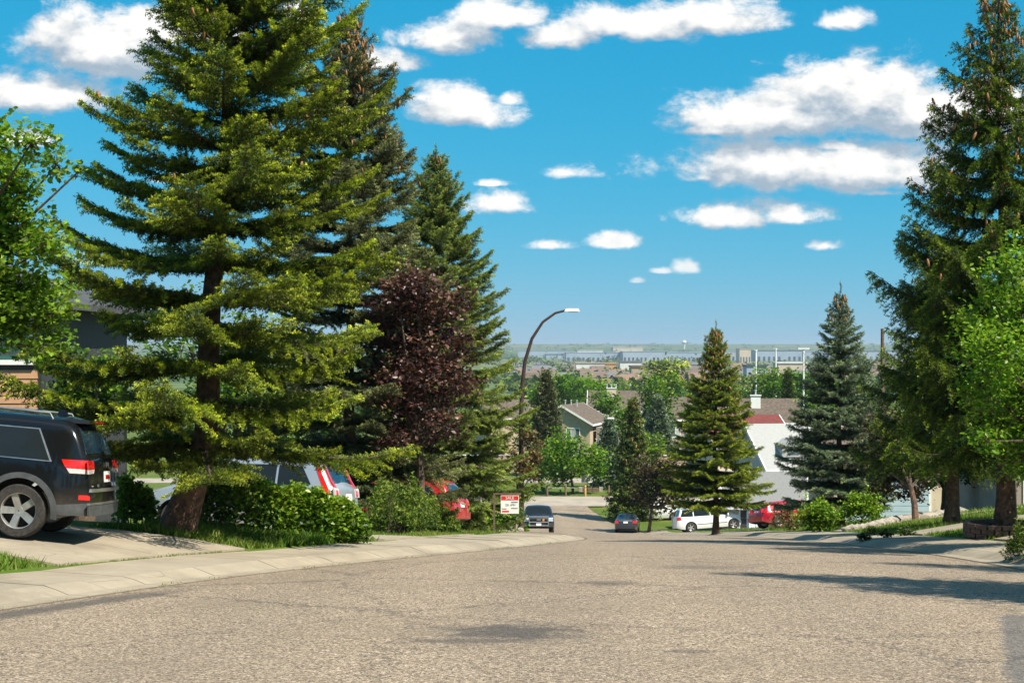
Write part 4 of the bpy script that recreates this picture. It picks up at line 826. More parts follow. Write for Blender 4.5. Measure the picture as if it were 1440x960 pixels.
# silver hatchback behind the hedge
def hatch(name, x, y, hd, mat, label, cat, L=4.5, W=1.8, H=1.66, tall=True, glass=M_GLB, group=None, wr=.33):
    h = L/2; k = H/1.66
    c = Car(name, x, y, hd, L, W, [(-h,.72),(-h+.02,.80),(-h+.05,1.0*k),(-h+.12,1.08*k),(-h+.36,1.52*k),(-h+.45,1.585*k),(-h+.8,1.64*k),(-.2,1.66*k),(.35,1.62*k),(1.2,1.10*k),(h-.5,.95*k),(h-.08,.80),(h,.55)], 1.02*k, wr, (-h+.85, h-.9), mat, label, cat, clr=.24, roofw=.74, group=group)
    for sd in (1, -1):
        c.side('window', [(-h+.55,1.08*k),(-.95,1.04*k),(-.95,1.48*k),(-h+.78,1.46*k)], M_GLS, sd); c.side('window', [(-.9,1.04*k),(-.02,1.03*k),(-.02,1.5*k),(-.9,1.49*k)], M_GLS, sd); c.side('window', [(.04,1.03*k),(1.02,1.02*k),(.42,1.48*k),(.04,1.5*k)], M_GLS, sd)
        c.side('door_seam', [(.005,.35),(.015,.35),(.015,1.02*k),(.005,1.02*k)], M_UND, sd, .002, None, 1, 3); c.side('door_handle', [(-.25,.88),(-.08,.88),(-.08,.915),(-.25,.915)], mat, sd, .025); c.mirror(.85, 1.0*k, mat, sd)
        if tall:
            o = c.end('tail_lamp', [(sd*W*.40,.84),(sd*W*.33,.84),(sd*W*.345,1.50*k),(sd*W*.385,1.50*k)], M_TLR, off=.02); c.end('clear_lens', [(sd*W*.46,.82),(sd*W*.31,.82),(sd*W*.31,1.0*k),(sd*W*.46,1.02*k)], M_TLW, off=.014, parent=o)
            c.side('tail_lamp', [(-h+.07,.80),(-h+.17,.80),(-h+.52,1.52*k),(-h+.43,1.53*k)], M_TLR, sd, .016)
        else:
            c.end('tail_lamp', [(sd*W*.47,.80),(sd*W*.28,.82),(sd*W*.29,1.0),(sd*W*.45,1.02)], M_TLR, off=.014); c.side('tail_lamp', [(-h+.03,.82),(-h+.28,.86),(-h+.24,1.02),(-h+.05,1.02)], M_TLR, sd, .010)
        c.side('headlight', [(h-.42,.72),(h-.10,.70),(h-.14,.82),(h-.45,.88)], M_HDL, sd, .008)
    c.end('rear_window', [(W*.34,1.10*k),(-W*.34,1.10*k),(-W*.30,1.53*k),(W*.30,1.53*k)], glass, off=.006)
    c.end('windscreen', [(-W*.38,1.14*k),(W*.38,1.14*k),(W*.32,1.58*k),(-W*.32,1.58*k)], M_GLS, True, off=.006)
    c.end('bumper', [(W*.42,.40),(-W*.42,.40),(-W*.42,.60),(W*.42,.60)], mat, off=.06); c.end('number_plate', [(.17,.74),(-.17,.74),(-.17,.89),(.17,.89)], M_PLT, off=.014, nu=1, nv=1)
    return c
hatch('hatchback', -5.72, 37.0, math.pi-R(13), M_SIL, 'silver hatchback with tall red tail lamps behind the hedge', 'hatchback')
hatch('hatchback', -3.62, 52.6, math.pi-R(16), M_RED, 'red hatchback half hidden by the grey green spruce', 'hatchback', L=4.3, H=1.58, tall=False)
hatch('hatchback', 14.55, 88.4, R(22), M_RED2, 'bright red car behind the barberry bush on the right', 'car', L=4.3, H=1.34, tall=False)
hatch('parked_car', 15.4, 139, R(4), M_MAR, 'maroon car just behind the white minivan tail', 'car', L=4.4, H=1.45, tall=False)
# minivan
c = Car('minivan', at(999, 120.5), 120.5, R(7), 5.1, 1.97, [(-2.55,.70),(-2.53,.80),(-2.49,1.05),(-2.38,1.2),(-2.2,1.62),(-2.1,1.70),(-1.6,1.76),(-.4,1.77),(.5,1.72),(1.0,1.52),(1.75,1.08),(2.1,.98),(2.45,.80),(2.55,.55)], 1.05, .345, (-1.55, 1.5), M_WHT, 'white minivan parked behind the narrow coned spruce', 'minivan', clr=.22, roofw=.76)
for sd in (1, -1):
    c.side('window', [(-2.25,1.12),(-1.35,1.09),(-1.35,1.58),(-2.05,1.58)], M_GLS, sd); c.side('window', [(-1.28,1.09),(-.15,1.08),(-.15,1.59),(-1.28,1.59)], M_GLS, sd); c.side('window', [(-.08,1.08),(1.35,1.06),(.75,1.52),(-.08,1.59)], M_GLS, sd)
    c.side('tail_lamp', [(-2.52,.88),(-2.18,.90),(-2.25,1.12),(-2.49,1.12)], M_TLR, sd, .012); c.end('tail_lamp', [(sd*.90,.86),(sd*.66,.86),(sd*.68,1.12),(sd*.86,1.12)], M_TLR, off=.012); c.side('headlight', [(2.1,.70),(2.44,.66),(2.38,.80),(2.0,.92)], M_HDL, sd, .008)
    for xx in (-1.31, -.11, .98): c.side('door_seam', [(xx,.35),(xx+.012,.35),(xx+.012,1.05),(xx,1.05)], M_UND, sd, .002, None, 1, 3)
    c.side('rub_strip', [(-1.1,.50),(1.05,.50),(1.05,.54),(-1.1,.54)], M_GRT, sd, .012); c.mirror(1.12, 1.03, M_WHT, sd); c.side('door_handle', [(-.35,.93),(-.16,.93),(-.16,.965),(-.35,.965)], M_WHT, sd, .03)
c.end('rear_window', [(.70,1.18),(-.70,1.18),(-.62,1.60),(.62,1.60)], M_GLB); c.end('windscreen', [(-.80,1.12),(.80,1.12),(.66,1.62),(-.66,1.62)], M_GLS, True); c.end('number_plate', [(.17,.80),(-.17,.80),(-.17,.95),(.17,.95)], M_PLT, off=.012, nu=1, nv=1)
# sedans
def sedan(name, x, y, hd, mat, label):
    c = Car(name, x, y, hd, 4.7, 1.79, [(-2.35,.62),(-2.33,.80),(-2.30,.98),(-2.2,1.02),(-1.72,1.06),(-1.0,1.38),(-.6,1.44),(0,1.45),(.4,1.40),(1.15,1.0),(1.3,.96),(2.0,.86),(2.28,.74),(2.35,.5)], .96, .32, (-1.4, 1.42), mat, label, 'sedan', clr=.20, roofw=.70)
    for sd in (1, -1):
        c.side('window', [(-1.45,1.0),(-.45,.97),(-.45,1.30),(-1.02,1.29)], M_GLS, sd); c.side('window', [(-.4,.97),(.95,.95),(.38,1.29),(-.4,1.30)], M_GLS, sd); c.mirror(.78, .93, mat, sd)
        c.end('tail_lamp', [(sd*.80,.74),(sd*.54,.76),(sd*.56,.94),(sd*.78,.95)], M_TLR, off=.014); c.side('tail_lamp', [(-2.33,.76),(-2.06,.78),(-2.10,.95),(-2.30,.95)], M_TLR, sd, .010); c.side('headlight', [(1.95,.66),(2.26,.62),(2.2,.74),(1.9,.80)], M_HDL, sd, .008)
        c.side('door_handle', [(-.3,.84),(-.12,.84),(-.12,.87),(-.3,.87)], mat, sd, .02)
    c.end('rear_window', [(.60,1.09),(-.60,1.09),(-.50,1.36),(.50,1.36)], M_GLB, off=.01); c.end('windscreen', [(-.66,1.03),(.66,1.03),(.55,1.37),(-.55,1.37)], M_GLS, True, off=.01)
    c.end('number_plate', [(.17,.76),(-.17,.76),(-.17,.90),(.17,.90)], M_PLT, off=.014, nu=1, nv=1); c.end('bumper', [(.76,.36),(-.76,.36),(-.76,.58),(.76,.58)], M_TRM, off=.03); c.end('trunk_strip', [(.5,.93),(-.5,.93),(-.5,.965),(.5,.965)], M_CHR, off=.012)
    return c
sedan('sedan', at(884, 133), 134.5, R(83), M_GRY, 'dark grey sedan driving away down the hill')
sedan('sedan', at(917, 143)+.6, 146.5, R(4), M_WHT, 'white sedan parked behind the low bronze tree')
# pickup truck, seen from the front
c = Car('pickup_truck', 1.70, 111.4, R(-90), 5.7, 2.0, [(-2.85,1.05),(-2.84,1.22),(-.85,1.26),(-.78,1.30),(-.66,1.82),(-.4,1.90),(.5,1.90),(.75,1.84),(1.35,1.30),(1.5,1.24),(2.6,1.16),(2.80,1.05),(2.85,.62)], 1.24, .40, (-1.75, 1.85), M_NAVY, 'dark navy pickup truck with a grille guard facing uphill', 'pickup truck', clr=.42, roofw=.78, lift=.01)
for sd in (1, -1):
    c.end('headlight', [(sd*.93,.86),(sd*.62,.86),(sd*.62,1.08),(sd*.92,1.08)], M_HDL, True, off=.03); c.side('window', [(.2,1.28),(1.2,1.27),(.68,1.78),(.2,1.80)], M_GLS, sd); c.side('window', [(-.6,1.28),(.14,1.28),(.14,1.80),(-.5,1.80)], M_GLS, sd); c.mirror(1.12, 1.30, M_TRM, sd)
    c.box('fog_lamp', (2.90, sd*.72, .62), (.04, .12, .12), M_HDL)
c.end('windscreen', [(-.82,1.30),(.82,1.30),(.70,1.80),(-.70,1.80)], M_GLS, True, off=.01)
c.end('grille', [(-.58,.80),(.58,.80),(.58,1.10),(-.58,1.10)], M_TRM, True, off=.03); c.end('bumper', [(-.95,.50),(.95,.50),(.97,.76),(-.97,.76)], M_TRM, True, off=.08)
g = MB(); g.tube([(3.0, -.60, .55), (3.02, -.62, 1.15), (3.02, .62, 1.15), (3.0, .60, .55)], .035, 8); g.tube([(3.0, -.6, .80), (3.0, .6, .80)], .03, 8); g.tube([(3.0, -.6, .58), (3.0, .6, .58)], .03, 8); g.build('grille_guard', M_CHR, c.o, True)
c.box('marker_lamp', (3.04, .30, .95), (.03, .12, .14), M_AMB); c.box('number_plate', (3.03, 0, .66), (.012, .32, .15), M_PLT); c.box('badge', (2.93, 0, .98), (.02, .26, .10), M_CHR)
# ---------------------------------------------------------------- houses
M_SHB = pm('shingles_brown', (.145, .110, .085), (.085, .066, .054), 3, .95, .5, detail=8); M_SHG = pm('shingles_pale', (.37, .37, .355), (.29, .29, .285), 14, .95, .5, detail=8)
M_SHG2 = pm('shingles_grey', (.24, .24, .235), (.18, .18, .175), 14, .95, .5, detail=8); M_SHD = pm('shingles_charcoal', (.075, .078, .085), (.05, .052, .058), 4, .95, .4, detail=8); M_SHR = pm('shingles_red', (.17, .042, .036), (.12, .03, .028), 4, .95, .4, detail=8)
M_STB = pm('stucco_beige', (.46, .36, .25), (.40, .31, .215), 2, .95, .2); M_STL = pm('stucco_cream', (.60, .50, .37), (.54, .44, .33), 2, .95, .2); M_STM = pm('stucco_mauve', (.34, .285, .25), (.30, .25, .22), 2, .95, .2)
M_SDG = pm('siding_grey', (.46, .46, .44), (.41, .41, .40), 2, .8); M_SDT = pm('siding_tan', (.50, .29, .155), (.42, .235, .125), 3, .75); M_TRW = pm('trim_white', (.78, .77, .74), (.70, .69, .67), 4, .6); M_TRD = pm('trim_dark', (.05, .052, .058), (.04, .04, .045), 5, .6)
M_GRN = pm('window_glass_green', (.16, .36, .28), (.10, .28, .22), 1.2, .05, spec=.8); M_WGL = pm('window_glass', (.05, .075, .09), (.12, .16, .18), 1.5, .06, spec=.8); M_BLU = pm('door_pale_blue', (.42, .53, .60), (.37, .48, .55), 2, .6); M_CRT = pm('curtain', (.45, .47, .46), (.32, .35, .35), 3, .8)
M_FNC = pm('fence_beige', (.40, .31, .22), (.34, .26, .185), 1.5, .9, .2); M_FNW = pm('fence_white', (.55, .60, .66), (.48, .53, .59), 3, .7)
M_STONE = pm('field_stone', (.36, .31, .25), (.22, .19, .155), 6, .9, .8); M_BRK = pm('planter_brick', (.20, .115, .085), (.13, .08, .062), 8, .9, .5); M_WOOD = pm('weathered_wood', (.17, .11, .07), (.10, .068, .045), 9, .9, .5); M_WOOY = pm('new_wood', (.52, .31, .10), (.42, .24, .08), 9, .8, .3)
M_POLE = pm('bronze_pole', (.085, .050, .038), (.055, .034, .028), 6, .5, .1, metal=.3); M_LUM = pm('luminaire', (.70, .71, .72), (.6, .6, .62), 6, .4); M_STEEL = pm('galvanised', (.55, .57, .58), (.45, .47, .48), 5, .45, metal=.4)
class House:
    """walls with a front towards -y (local), gable or hip roof, real window recesses, trim"""
    def __init__(s, name, loc, rz, w, dp, h, rh, wall, roof, label, ridge='x', over=.45, hip=0.0, base=2.0, trim=M_TRW, cat='house', group=None):
        s.o = empty(name, loc, rz, label, cat, group); s.w, s.d, s.h, s.rh, s.trim = w, dp, h, rh, trim; hw, hd = w/2, dp/2
        mb = MB().box((0, 0, (h-base)/2), (w, dp, h+base))
        if not hip:
            if ridge == 'x':
                for sx in (-1, 1): mb.poly([(sx*hw, -hd, h), (sx*hw, hd, h), (sx*hw, 0, h+rh)])
            else:
                for sy in (-1, 1): mb.poly([(-hw, sy*hd, h), (hw, sy*hd, h), (0, sy*hd, h+rh)])
        mb.build('wall', wall, s.o); r_ = MB(); a, b_ = (hw+over, hd+over) if ridge == 'x' else (hd+over, hw+over)
        k = rh/(b_-over)*over; tk = .16; z0, z1 = h-k+.03, h+rh+.03
        f = (lambda x, y, z: (x, y, z)) if ridge == 'x' else (lambda x, y, z: (-y, x, z))
        for sg in (-1, 1):
            q = [f(-a, sg*b_, z0), f(a, sg*b_, z0), f(a-hip, 0, z1), f(-a+hip, 0, z1)]; i = len(r_.v); r_.v += q + [(p[0], p[1], p[2]+tk) for p in q]; r_.f += [(i, i+1, i+2, i+3), (i+4, i+5, i+6, i+7)]+[(i+j, i+(j+1) % 4, i+4+(j+1) % 4, i+4+j) for j in range(4)]
        if hip:
            for sg in (-1, 1):
                q = [f(sg*a, -b_, z0), f(sg*a, b_, z0), f(sg*(a-hip), 0, z1)]; i = len(r_.v); r_.v += q + [(p[0], p[1], p[2]+tk) for p in q]; r_.f += [(i, i+1, i+2), (i+3, i+4, i+5)]+[(i+j, i+(j+1) % 3, i+3+(j+1) % 3, i+3+j) for j in range(3)]
        s.roof = r_.build('roof', roof, s.o)
        for sg in (-1, 1):
            p0, p1 = f(-a, sg*(b_+.02), z0+.02), f(a, sg*(b_+.02), z0+.02); c = [(p0[j]+p1[j])/2 for j in range(3)]; MB().box(c, (abs(p1[0]-p0[0])+.05, abs(p1[1]-p0[1])+.05, .26)).build('fascia', trim, s.o)
            if not hip:
                for s2 in (-1, 1):
                    q = [f(sg*(a+.03), s2*b_, z0-.10), f(sg*(a+.03), s2*b_, z0+tk+.02), f(sg*(a+.03), 0, z1+tk+.02), f(sg*(a+.03), 0, z1-.10)]; q2 = [f(sg*(a-.05), s2*b_, z0-.10), f(sg*(a-.05), s2*b_, z0+tk+.02), f(sg*(a-.05), 0, z1+tk+.02), f(sg*(a-.05), 0, z1-.10)]
                    m_ = MB(); m_.v = q+q2; m_.f = [(0, 1, 2, 3), (4, 5, 6, 7)]+[(j, (j+1) % 4, 4+(j+1) % 4, 4+j) for j in range(4)]; m_.build('barge_board', trim, s.o)
    def win(s, x, z, w, h, face='-y', n=2, glass=None, trim=None, name='window'):
        rz = {'-y': 0, 'x': math.pi/2, '-x': -math.pi/2, 'y': math.pi}[face]; off = s.d/2 if face in ('-y', 'y') else s.w/2
        o = empty(name, (0, 0, 0)); bpy.data.objects.remove(o); tr = trim or s.trim; fr = MB(); t_ = .12
        for c, d in (((x, -off-.03, z+h/2+t_/2), (w+2*t_, .10, t_)), ((x, -off-.05, z-h/2-t_/2), (w+2*t_+.1, .16, t_)), ((x-w/2-t_/2, -off-.03, z), (t_, .098, h)), ((x+w/2+t_/2, -off-.03, z), (t_, .098, h))): fr.box(c, d)
        o = fr.build(name, tr, s.o); o.rotation_euler.z = rz
        for k in range(n):
            xx = x-w/2+w*(k+.5)/n; MB().box((xx, -off-.012, z), (w/n-.05, .03, h-.01)).build('pane', (glass or M_WGL) if k % 2 == 0 else (M_CRT if glass is None else glass), o)
        for k in range(1, n): MB().box((x-w/2+w*k/n, -off-.025, z), (.06, .06, h)).build('mullion', tr, o)
        return o
    def door(s, x, z, w, h, mat, rows=4, face='-y', name='garage_door', cols=4):
        off = s.d/2; o = MB().box((x, -off-.01, z+h/2), (w+.2, .06, h+.1)).build(name, s.trim, s.o)
        for r_ in range(rows):
            for c in range(cols): MB().box((x-w/2+w*(c+.5)/cols, -off-.05, z+h*(r_+.5)/rows), (w/cols-.015, .04, h/rows-.02)).build('panel', mat, o)
    def siding(s, x0, x1, z0, z1, mat, pitch=.2, name='board', face='-y'):
        n = int((z1-z0)/pitch); off = (s.d if face == '-y' else s.w)/2
        m_ = MB(); m_.v = [(x0, -off-.002, 0), (x1, -off-.002, 0), (x1, -off-.035, 0), (x0, -off-.035, 0), (x0, -off-.002, pitch), (x1, -off-.002, pitch), (x1, -off-.010, pitch), (x0, -off-.010, pitch)]
        m_.f = [(0, 1, 2, 3), (4, 5, 6, 7), (2, 3, 7, 6), (0, 3, 7, 4), (1, 2, 6, 5)]; me = m_.mesh(name, mat)
        for k in range(n):
            o = link(name, me, s.o, (0, 0, z0+k*pitch)); o.rotation_euler.z = 0 if face == '-y' else -math.pi/2
    def chimney(s, x, y, w, h, mat, cap=M_TRW, pots=2):
        z = s.h+s.rh*.6; o = MB().box((x, y, z+h/2), (w, w*.8, h+.8)).build('chimney', mat, s.roof); MB().box((x, y, z+h+.45), (w+.2, w*.8+.2, .12)).build('cap', cap, s.roof)
        for k in range(pots): MB().lathe([(.10, 0), (.10, .5), (.16, .52), (.16, .62), (.02, .66)], 10, (x+(k-(pots-1)/2)*w*.5, y, z+h+.5)).build('flue', M_STEEL, s.roof)
    def vent(s, x, y, z, n=2):
        for k in range(n): MB().lathe([(.09, 0), (.09, .8), (.15, .82), (.15, .92), (.02, .95)], 8, (x+k*.8, y, z)).build('vent_pipe', M_STEEL, s.roof)
# house at the far left behind the maple: dark roof, tan lap siding, green window
gz = G(-13, 42)
hs_ = House('house', (-15.2, 45.2, gz), 0, 8.2, 8, 5.5, 1.2, M_TRD, M_SHD, 'charcoal roofed house with tan boards behind the left maple', hip=3.6, trim=M_TRD, over=.6)
hs_.siding(-4.0, 4.0, 2.9, 3.9, M_SDT, .20); hs_.siding(-3.9, 3.9, .6, 5.2, M_STM, .22, 'board', 'x'); hs_.siding(-4.0, 4.0, 4.05, 5.3, M_STM, .22)
hs_.win(.9, 4.65, 1.15, 1.0, n=1, glass=M_GRN, trim=M_TRW); hs_.win(3.0, 4.65, 1.1, 1.0, n=1, glass=M_GRN, trim=M_TRW); hs_.win(-1.8, 4.65, 1.3, 1.0, n=2)
for x_ in (1.95, -.3, 4.0): MB().box((x_, -4.06, 3.0), (.26, .12, 4.4)).build('trim_post', M_TRD, hs_.o)
hs_ = House('garage', (-14.6, 38.4, gz), 0, 6.6, 5.4, 2.2, .9, M_SDG, M_SHD, 'low garage with a dark shingle roof beside the black suv', hip=2.2, trim=M_TRD, over=.4); hs_.win(1.5, 1.4, 1.0, .6, n=1)
# beige house straight ahead
def onz(d, yb): return zat(yb, d)
hs_ = House('house', (at(806, 228), 232, -14.2), R(-15), 7.6, 12, 5.9, 2.2, M_STB, M_SHB, 'beige house with brown roof and white framed window straight ahead', ridge='y', over=.5)
hs_.win(1.5, 4.4, 1.7, 1.5, n=3); hs_.win(-2.0, 4.4, 1.3, 1.4, n=2); hs_.win(1.6, 1.4, 1.7, 1.5, n=2)
MB().box((5.3, -1.0, 2.6), (2.1, 6.5, 5.4)).build('porch_wall', M_STM, hs_.o); hs_.vent(-.6, -1.5, 7.9, 3)
for k in range(7): MB().box((4.4+.28*k, -4.5, 3.3), (.05, .05, .9)).build('baluster', M_TRW, hs_.o)
MB().box((5.3, -4.5, 3.78), (2.2, .08, .08)).build('handrail', M_TRW, hs_.o)
hs_ = House('house', (at(880, 275), 280, -16.0), R(-4), 11, 10, 7.6, 2.9, M_STL, M_SHB, 'long brown roof with a cream chimney behind the beige house', ridge='x'); hs_.chimney(-2.0, -1.2, 1.5, 1.3, M_STL, pots=3); hs_.win(-3, 5.0, 1.4, 1.3); hs_.win(1, 5.0, 1.4, 1.3)
MB().poly([(-4.6, -6.4, 5.9), (-.6, -6.4, 5.9), (-2.6, -6.4, 7.9)]).poly([(-4.6, -5.02, 5.9), (-4.6, -6.4, 5.9), (-2.6, -6.4, 7.9), (-2.6, -5.02, 7.9)]).poly([(-.6, -5.02, 5.9), (-.6, -6.4, 5.9), (-2.6, -6.4, 7.9), (-2.6, -5.02, 7.9)]).build('porch_gable', M_STL, hs_.o)
hs_ = House('house', (at(968, 238), 242, -14.6), R(8), 9.5, 11, 6.4, 2.7, M_STM, M_SHB, 'mauve walled house with a steep brown roof left of the coned spruce', ridge='x'); hs_.win(-2.8, 4.6, 1.2, 1.3); hs_.win(.2, 4.6, 1.2, 1.3); hs_.win(-2.8, 1.6, 1.2, 1.3)
hs_ = House('house', (at(715, 250), 255, -15.6), R(20), 9, 10, 7.0, 2.4, M_STB, M_SHB, 'brown roofed house hidden behind the curved street lamp', ridge='x'); hs_.win(1, 4.6, 1.4, 1.3); hs_.vent(0, 0, 9.4, 2)
hs_ = House('house', (at(1100, 210), 215, -13.8), R(-6), 11, 9, 6.3, 2.6, M_STM, M_SHB, 'brown roofed house with a white chimney beyond the red roof', ridge='x'); hs_.chimney(-2.6, -1.6, 1.2, 1.2, M_TRW, pots=1); hs_.win(0, 4.4, 1.4, 1.3)
hs_ = House('house', (at(1050, 168), 174, -12.6), R(14), 8, 9, 4.6, 2.6, M_STL, M_SHR, 'house with a dull red roof behind the pale grey one', ridge='x'); hs_.win(-1, 3, 1.3, 1.2)
hs_ = House('house', (at(1130, 130), 134, -12.4), R(12), 7.4, 8.6, 5.0, 2.9, M_SDG, M_SHG, 'pale grey shingled house with two small dormers', ridge='x', over=.5); hs_.siding(-4.3, 4.3, .3, 5.0, M_SDG, .22)
hs_.win(-2, 3.4, 1.1, 1.1); hs_.win(1.2, 3.4, 1.1, 1.1)
for k, (x_, z_) in enumerate(((-1.6, 5.7),)):
    m_ = MB(); y_ = -4.7+(z_-5.0)*1.3; m_.v = [(x_-.9, y_, z_), (x_+.9, y_, z_), (x_+.9, y_, z_+.9), (x_, y_, z_+1.35), (x_-.9, y_, z_+.9)]+[(x_-.9, y_+2.6, z_+.6), (x_+.9, y_+2.6, z_+.6), (x_+.9, y_+2.6, z_+.9), (x_, y_+2.6, z_+1.35), (x_-.9, y_+2.6, z_+.9)]
    m_.f = [(0, 1, 2, 3, 4), (5, 6, 7, 8, 9)]+[(j, (j+1) % 5, 5+(j+1) % 5, 5+j) for j in range(5)]; o = m_.build('dormer', M_SHG, hs_.o); MB().box((x_, y_-.02, z_+.5), (.9, .05, .6)).build('pane', M_WGL, o)
hs_ = House('garage', (at(1086, 119), 122.6, -11.95), R(-10), 5.2, 6.0, 2.6, 1.9, M_SDG, M_SHG2, 'pale shingled garage with grey lap siding beside the red car', ridge='x', over=.45); hs_.siding(-2.9, 2.9, .1, 2.5, M_SDG, .2); hs_.door(-.4, .05, 2.4, 2.1, M_TRD, 4, cols=3); hs_.door(2.3, .05, .9, 2.1, M_STM, 3, name='side_door', cols=1)
# garage with the pale blue door on the right
gx, gy = at(1281, 72), 76.0
hs_ = House('house', (gx+2.2, gy+3.4, G(gx, gy)-.35), R(-3), 9.5, 7, 3.0, 1.1, M_STL, M_SHB, 'cream house with a pale blue panelled garage door', ridge='x'); hs_.door(-2.1, .15, 3.6, 2.3, M_BLU, 9, cols=1); hs_.win(2.6, 1.6, 1.2, 1.2)
gx, gy = at(1420, 56), 60.0
hs_ = House('house', (gx+6.8, gy+4, G(gx, gy)-.3), R(-4), 11, 8, 3.1, 1.0, M_STM, M_SHB, 'mauve bungalow half hidden behind the tallest spruce trunk', ridge='x'); hs_.door(-3.2, .1, 3.0, 2.2, M_STB, 5, cols=2); hs_.win(1.0, 1.6, 1.6, 1.2); hs_.win(3.8, 1.6, 1.2, 1.2)
# fences
def panel_wall(name, x0, y0, x1, y1, h, n, mat, label, th=.12, cap=True, cat='fence', zf=None):
    root = empty(name, ((x0+x1)/2, (y0+y1)/2, G((x0+x1)/2, (y0+y1)/2)), 0, label, cat); b0 = root.location; L_ = math.hypot(x1-x0, y1-y0); a = math.atan2(y1-y0, x1-x0)
    for k in range(n):
        f = (k+.5)/n; x, y = x0+(x1-x0)*f, y0+(y1-y0)*f; z = G(x, y); MB().box((x-b0[0], y-b0[1], z-b0[2]+h/2-.1), (L_/n-.05, th, h+.2), a).build('panel', mat, root)
    for k in range(n+1):
        f = k/n; x, y = x0+(x1-x0)*f, y0+(y1-y0)*f; z = G(x, y); MB().box((x-b0[0], y-b0[1], z-b0[2]+h/2), (.22, th+.12, h+.35), a).build('post', mat, root)
    if cap:
        for k in range(n):
            f = (k+.5)/n; x, y = x0+(x1-x0)*f, y0+(y1-y0)*f; MB().box((x-b0[0], y-b0[1], G(x, y)-b0[2]+h+.06), (L_/n-.06, th+.14, .12), a).build('cap', M_TRW, root)
panel_wall('sound_wall', -22, 206, 34, 206, 2.0, 16, M_FNC, 'long beige sound wall between the main road and the houses', .2, cat='wall')
panel_wall('white_fence', at(1053, 117), 117, at(1076, 117), 118.2, 1.25, 2, M_FNW, 'short white fence panel right of the minivan bonnet', .08, False)
# ---------------------------------------------------------------- street furniture
def lamp(name, pxx, d, h, label, reach=1.0, flip=1):
    x = at(pxx, d); root = empty(name, foot(x, d), 0, label, 'street lamp'); k = h/8.6
    pts = [(0, 0, -.1), (0, 0, 2), (0, 0, 4.6*k), (.03, 0, 5.6*k), (.14, 0, 6.6*k), (.42, 0, 7.5*k), (.85, 0, 8.15*k), (1.35, 0, 8.5*k), (1.75*reach, 0, 8.6*k)]
    MB().tube([(p[0]*flip, p[1], p[2]) for p in pts], [.12, .11, .095, .085, .075, .065, .055, .05, .045], 10).build('pole', M_POLE, root, True)
    MB().lathe([(.17, 0), (.17, .18), (.125, .3)], 12, (0, 0, -.05)).build('base_collar', M_POLE, root, True)
    m_ = MB().box((flip*(1.75*reach+.26), 0, 8.62*k), (.62, .24, .12), 0, .8); m_.build('luminaire', M_LUM, root); MB().box((flip*(1.75*reach+.3), 0, 8.62*k-.075), (.36, .18, .03)).build('lens', M_TLW, root)
lamp('street_lamp', 733, 67.5, 8.75, 'curved brown street lamp standing at the left kerb'); lamp('street_lamp', 891, 150, 8.6, 'far street lamp whose arm bends left over the road', 1.0, -1)
# for sale sign
x, y = at(717, 57.0), 57.0; g0 = G(x, y); root = empty('for_sale_sign', (x, y, g0), 0, 'white and red for sale sign among the spruce branches', 'sign')
root.scale = (.84, .84, .84); zc = (zat(709, y)-g0)/.84; MB().box((-.62, .05, (zc+.45)/2), (.08, .08, zc+.45)).build('post', M_WOOD, root); MB().box((-.1, .05, zc+.42), (1.1, .06, .06)).build('arm', M_WOOD, root)
bd = MB().box((.0, 0, zc), (.72, .03, .72)).build('board', M_PLT, root); MB().box((0, -.018, zc+.26), (.68, .008, .17)).build('red_band', M_TLR, bd); MB().box((-.22, -.018, zc-.17), (.18, .008, .03)).build('red_band', M_TLR, bd); MB().box((-.17, -.018, zc-.27), (.28, .008, .06)).build('red_band', M_TLR, bd)
text_part('SALE', .16, M_PLT, bd, (0.0, -.026, zc+.26), (R(90), 0, 0)); text_part('231 4791', .11, M_TRD, bd, (.03, -.022, zc-.02), (R(90), 0, 0)); MB().box((.18, -.018, zc+.09), (.26, .006, .035)).build('print_line', M_GRT, bd); MB().box((.18, -.018, zc-.15), (.26, .006, .03)).build('print_line', M_GRT, bd)
# stones at the lamp foot
r_ = random.Random(9)
def stone(x, y, s, label, h=.5, mat=None, rz=0, name='stone'):
    bm = bmesh.new(); bmesh.ops.create_icosphere(bm, subdivisions=2, radius=1)
    for v in bm.verts:
        k = 1+.16*math.sin(v.co.x*3+s*9)+.14*math.sin(v.co.y*4+x*5)+.1*r_.uniform(-1, 1); v.co = Vector((v.co.x*s*k, v.co.y*s*.7*k, max(-.3, v.co.z)*s*h*k))
    me = bpy.data.meshes.new(name); bm.to_mesh(me); bm.free(); me.materials.append(mat or M_STONE); o = link(name, me, None, (x, y, G(x, y)+.02)); o.rotation_euler.z = rz; tag(o, label, 'stone')
stone(at(704, 64), 64, .42, 'pale flat stone left of the lamp foot, largest of three', .4); stone(at(722, 64.3), 64.3, .30, 'middle pale stone at the lamp foot', .5); stone(at(731, 64.2), 64.2, .18, 'smallest pale stone right against the lamp foot', .6)
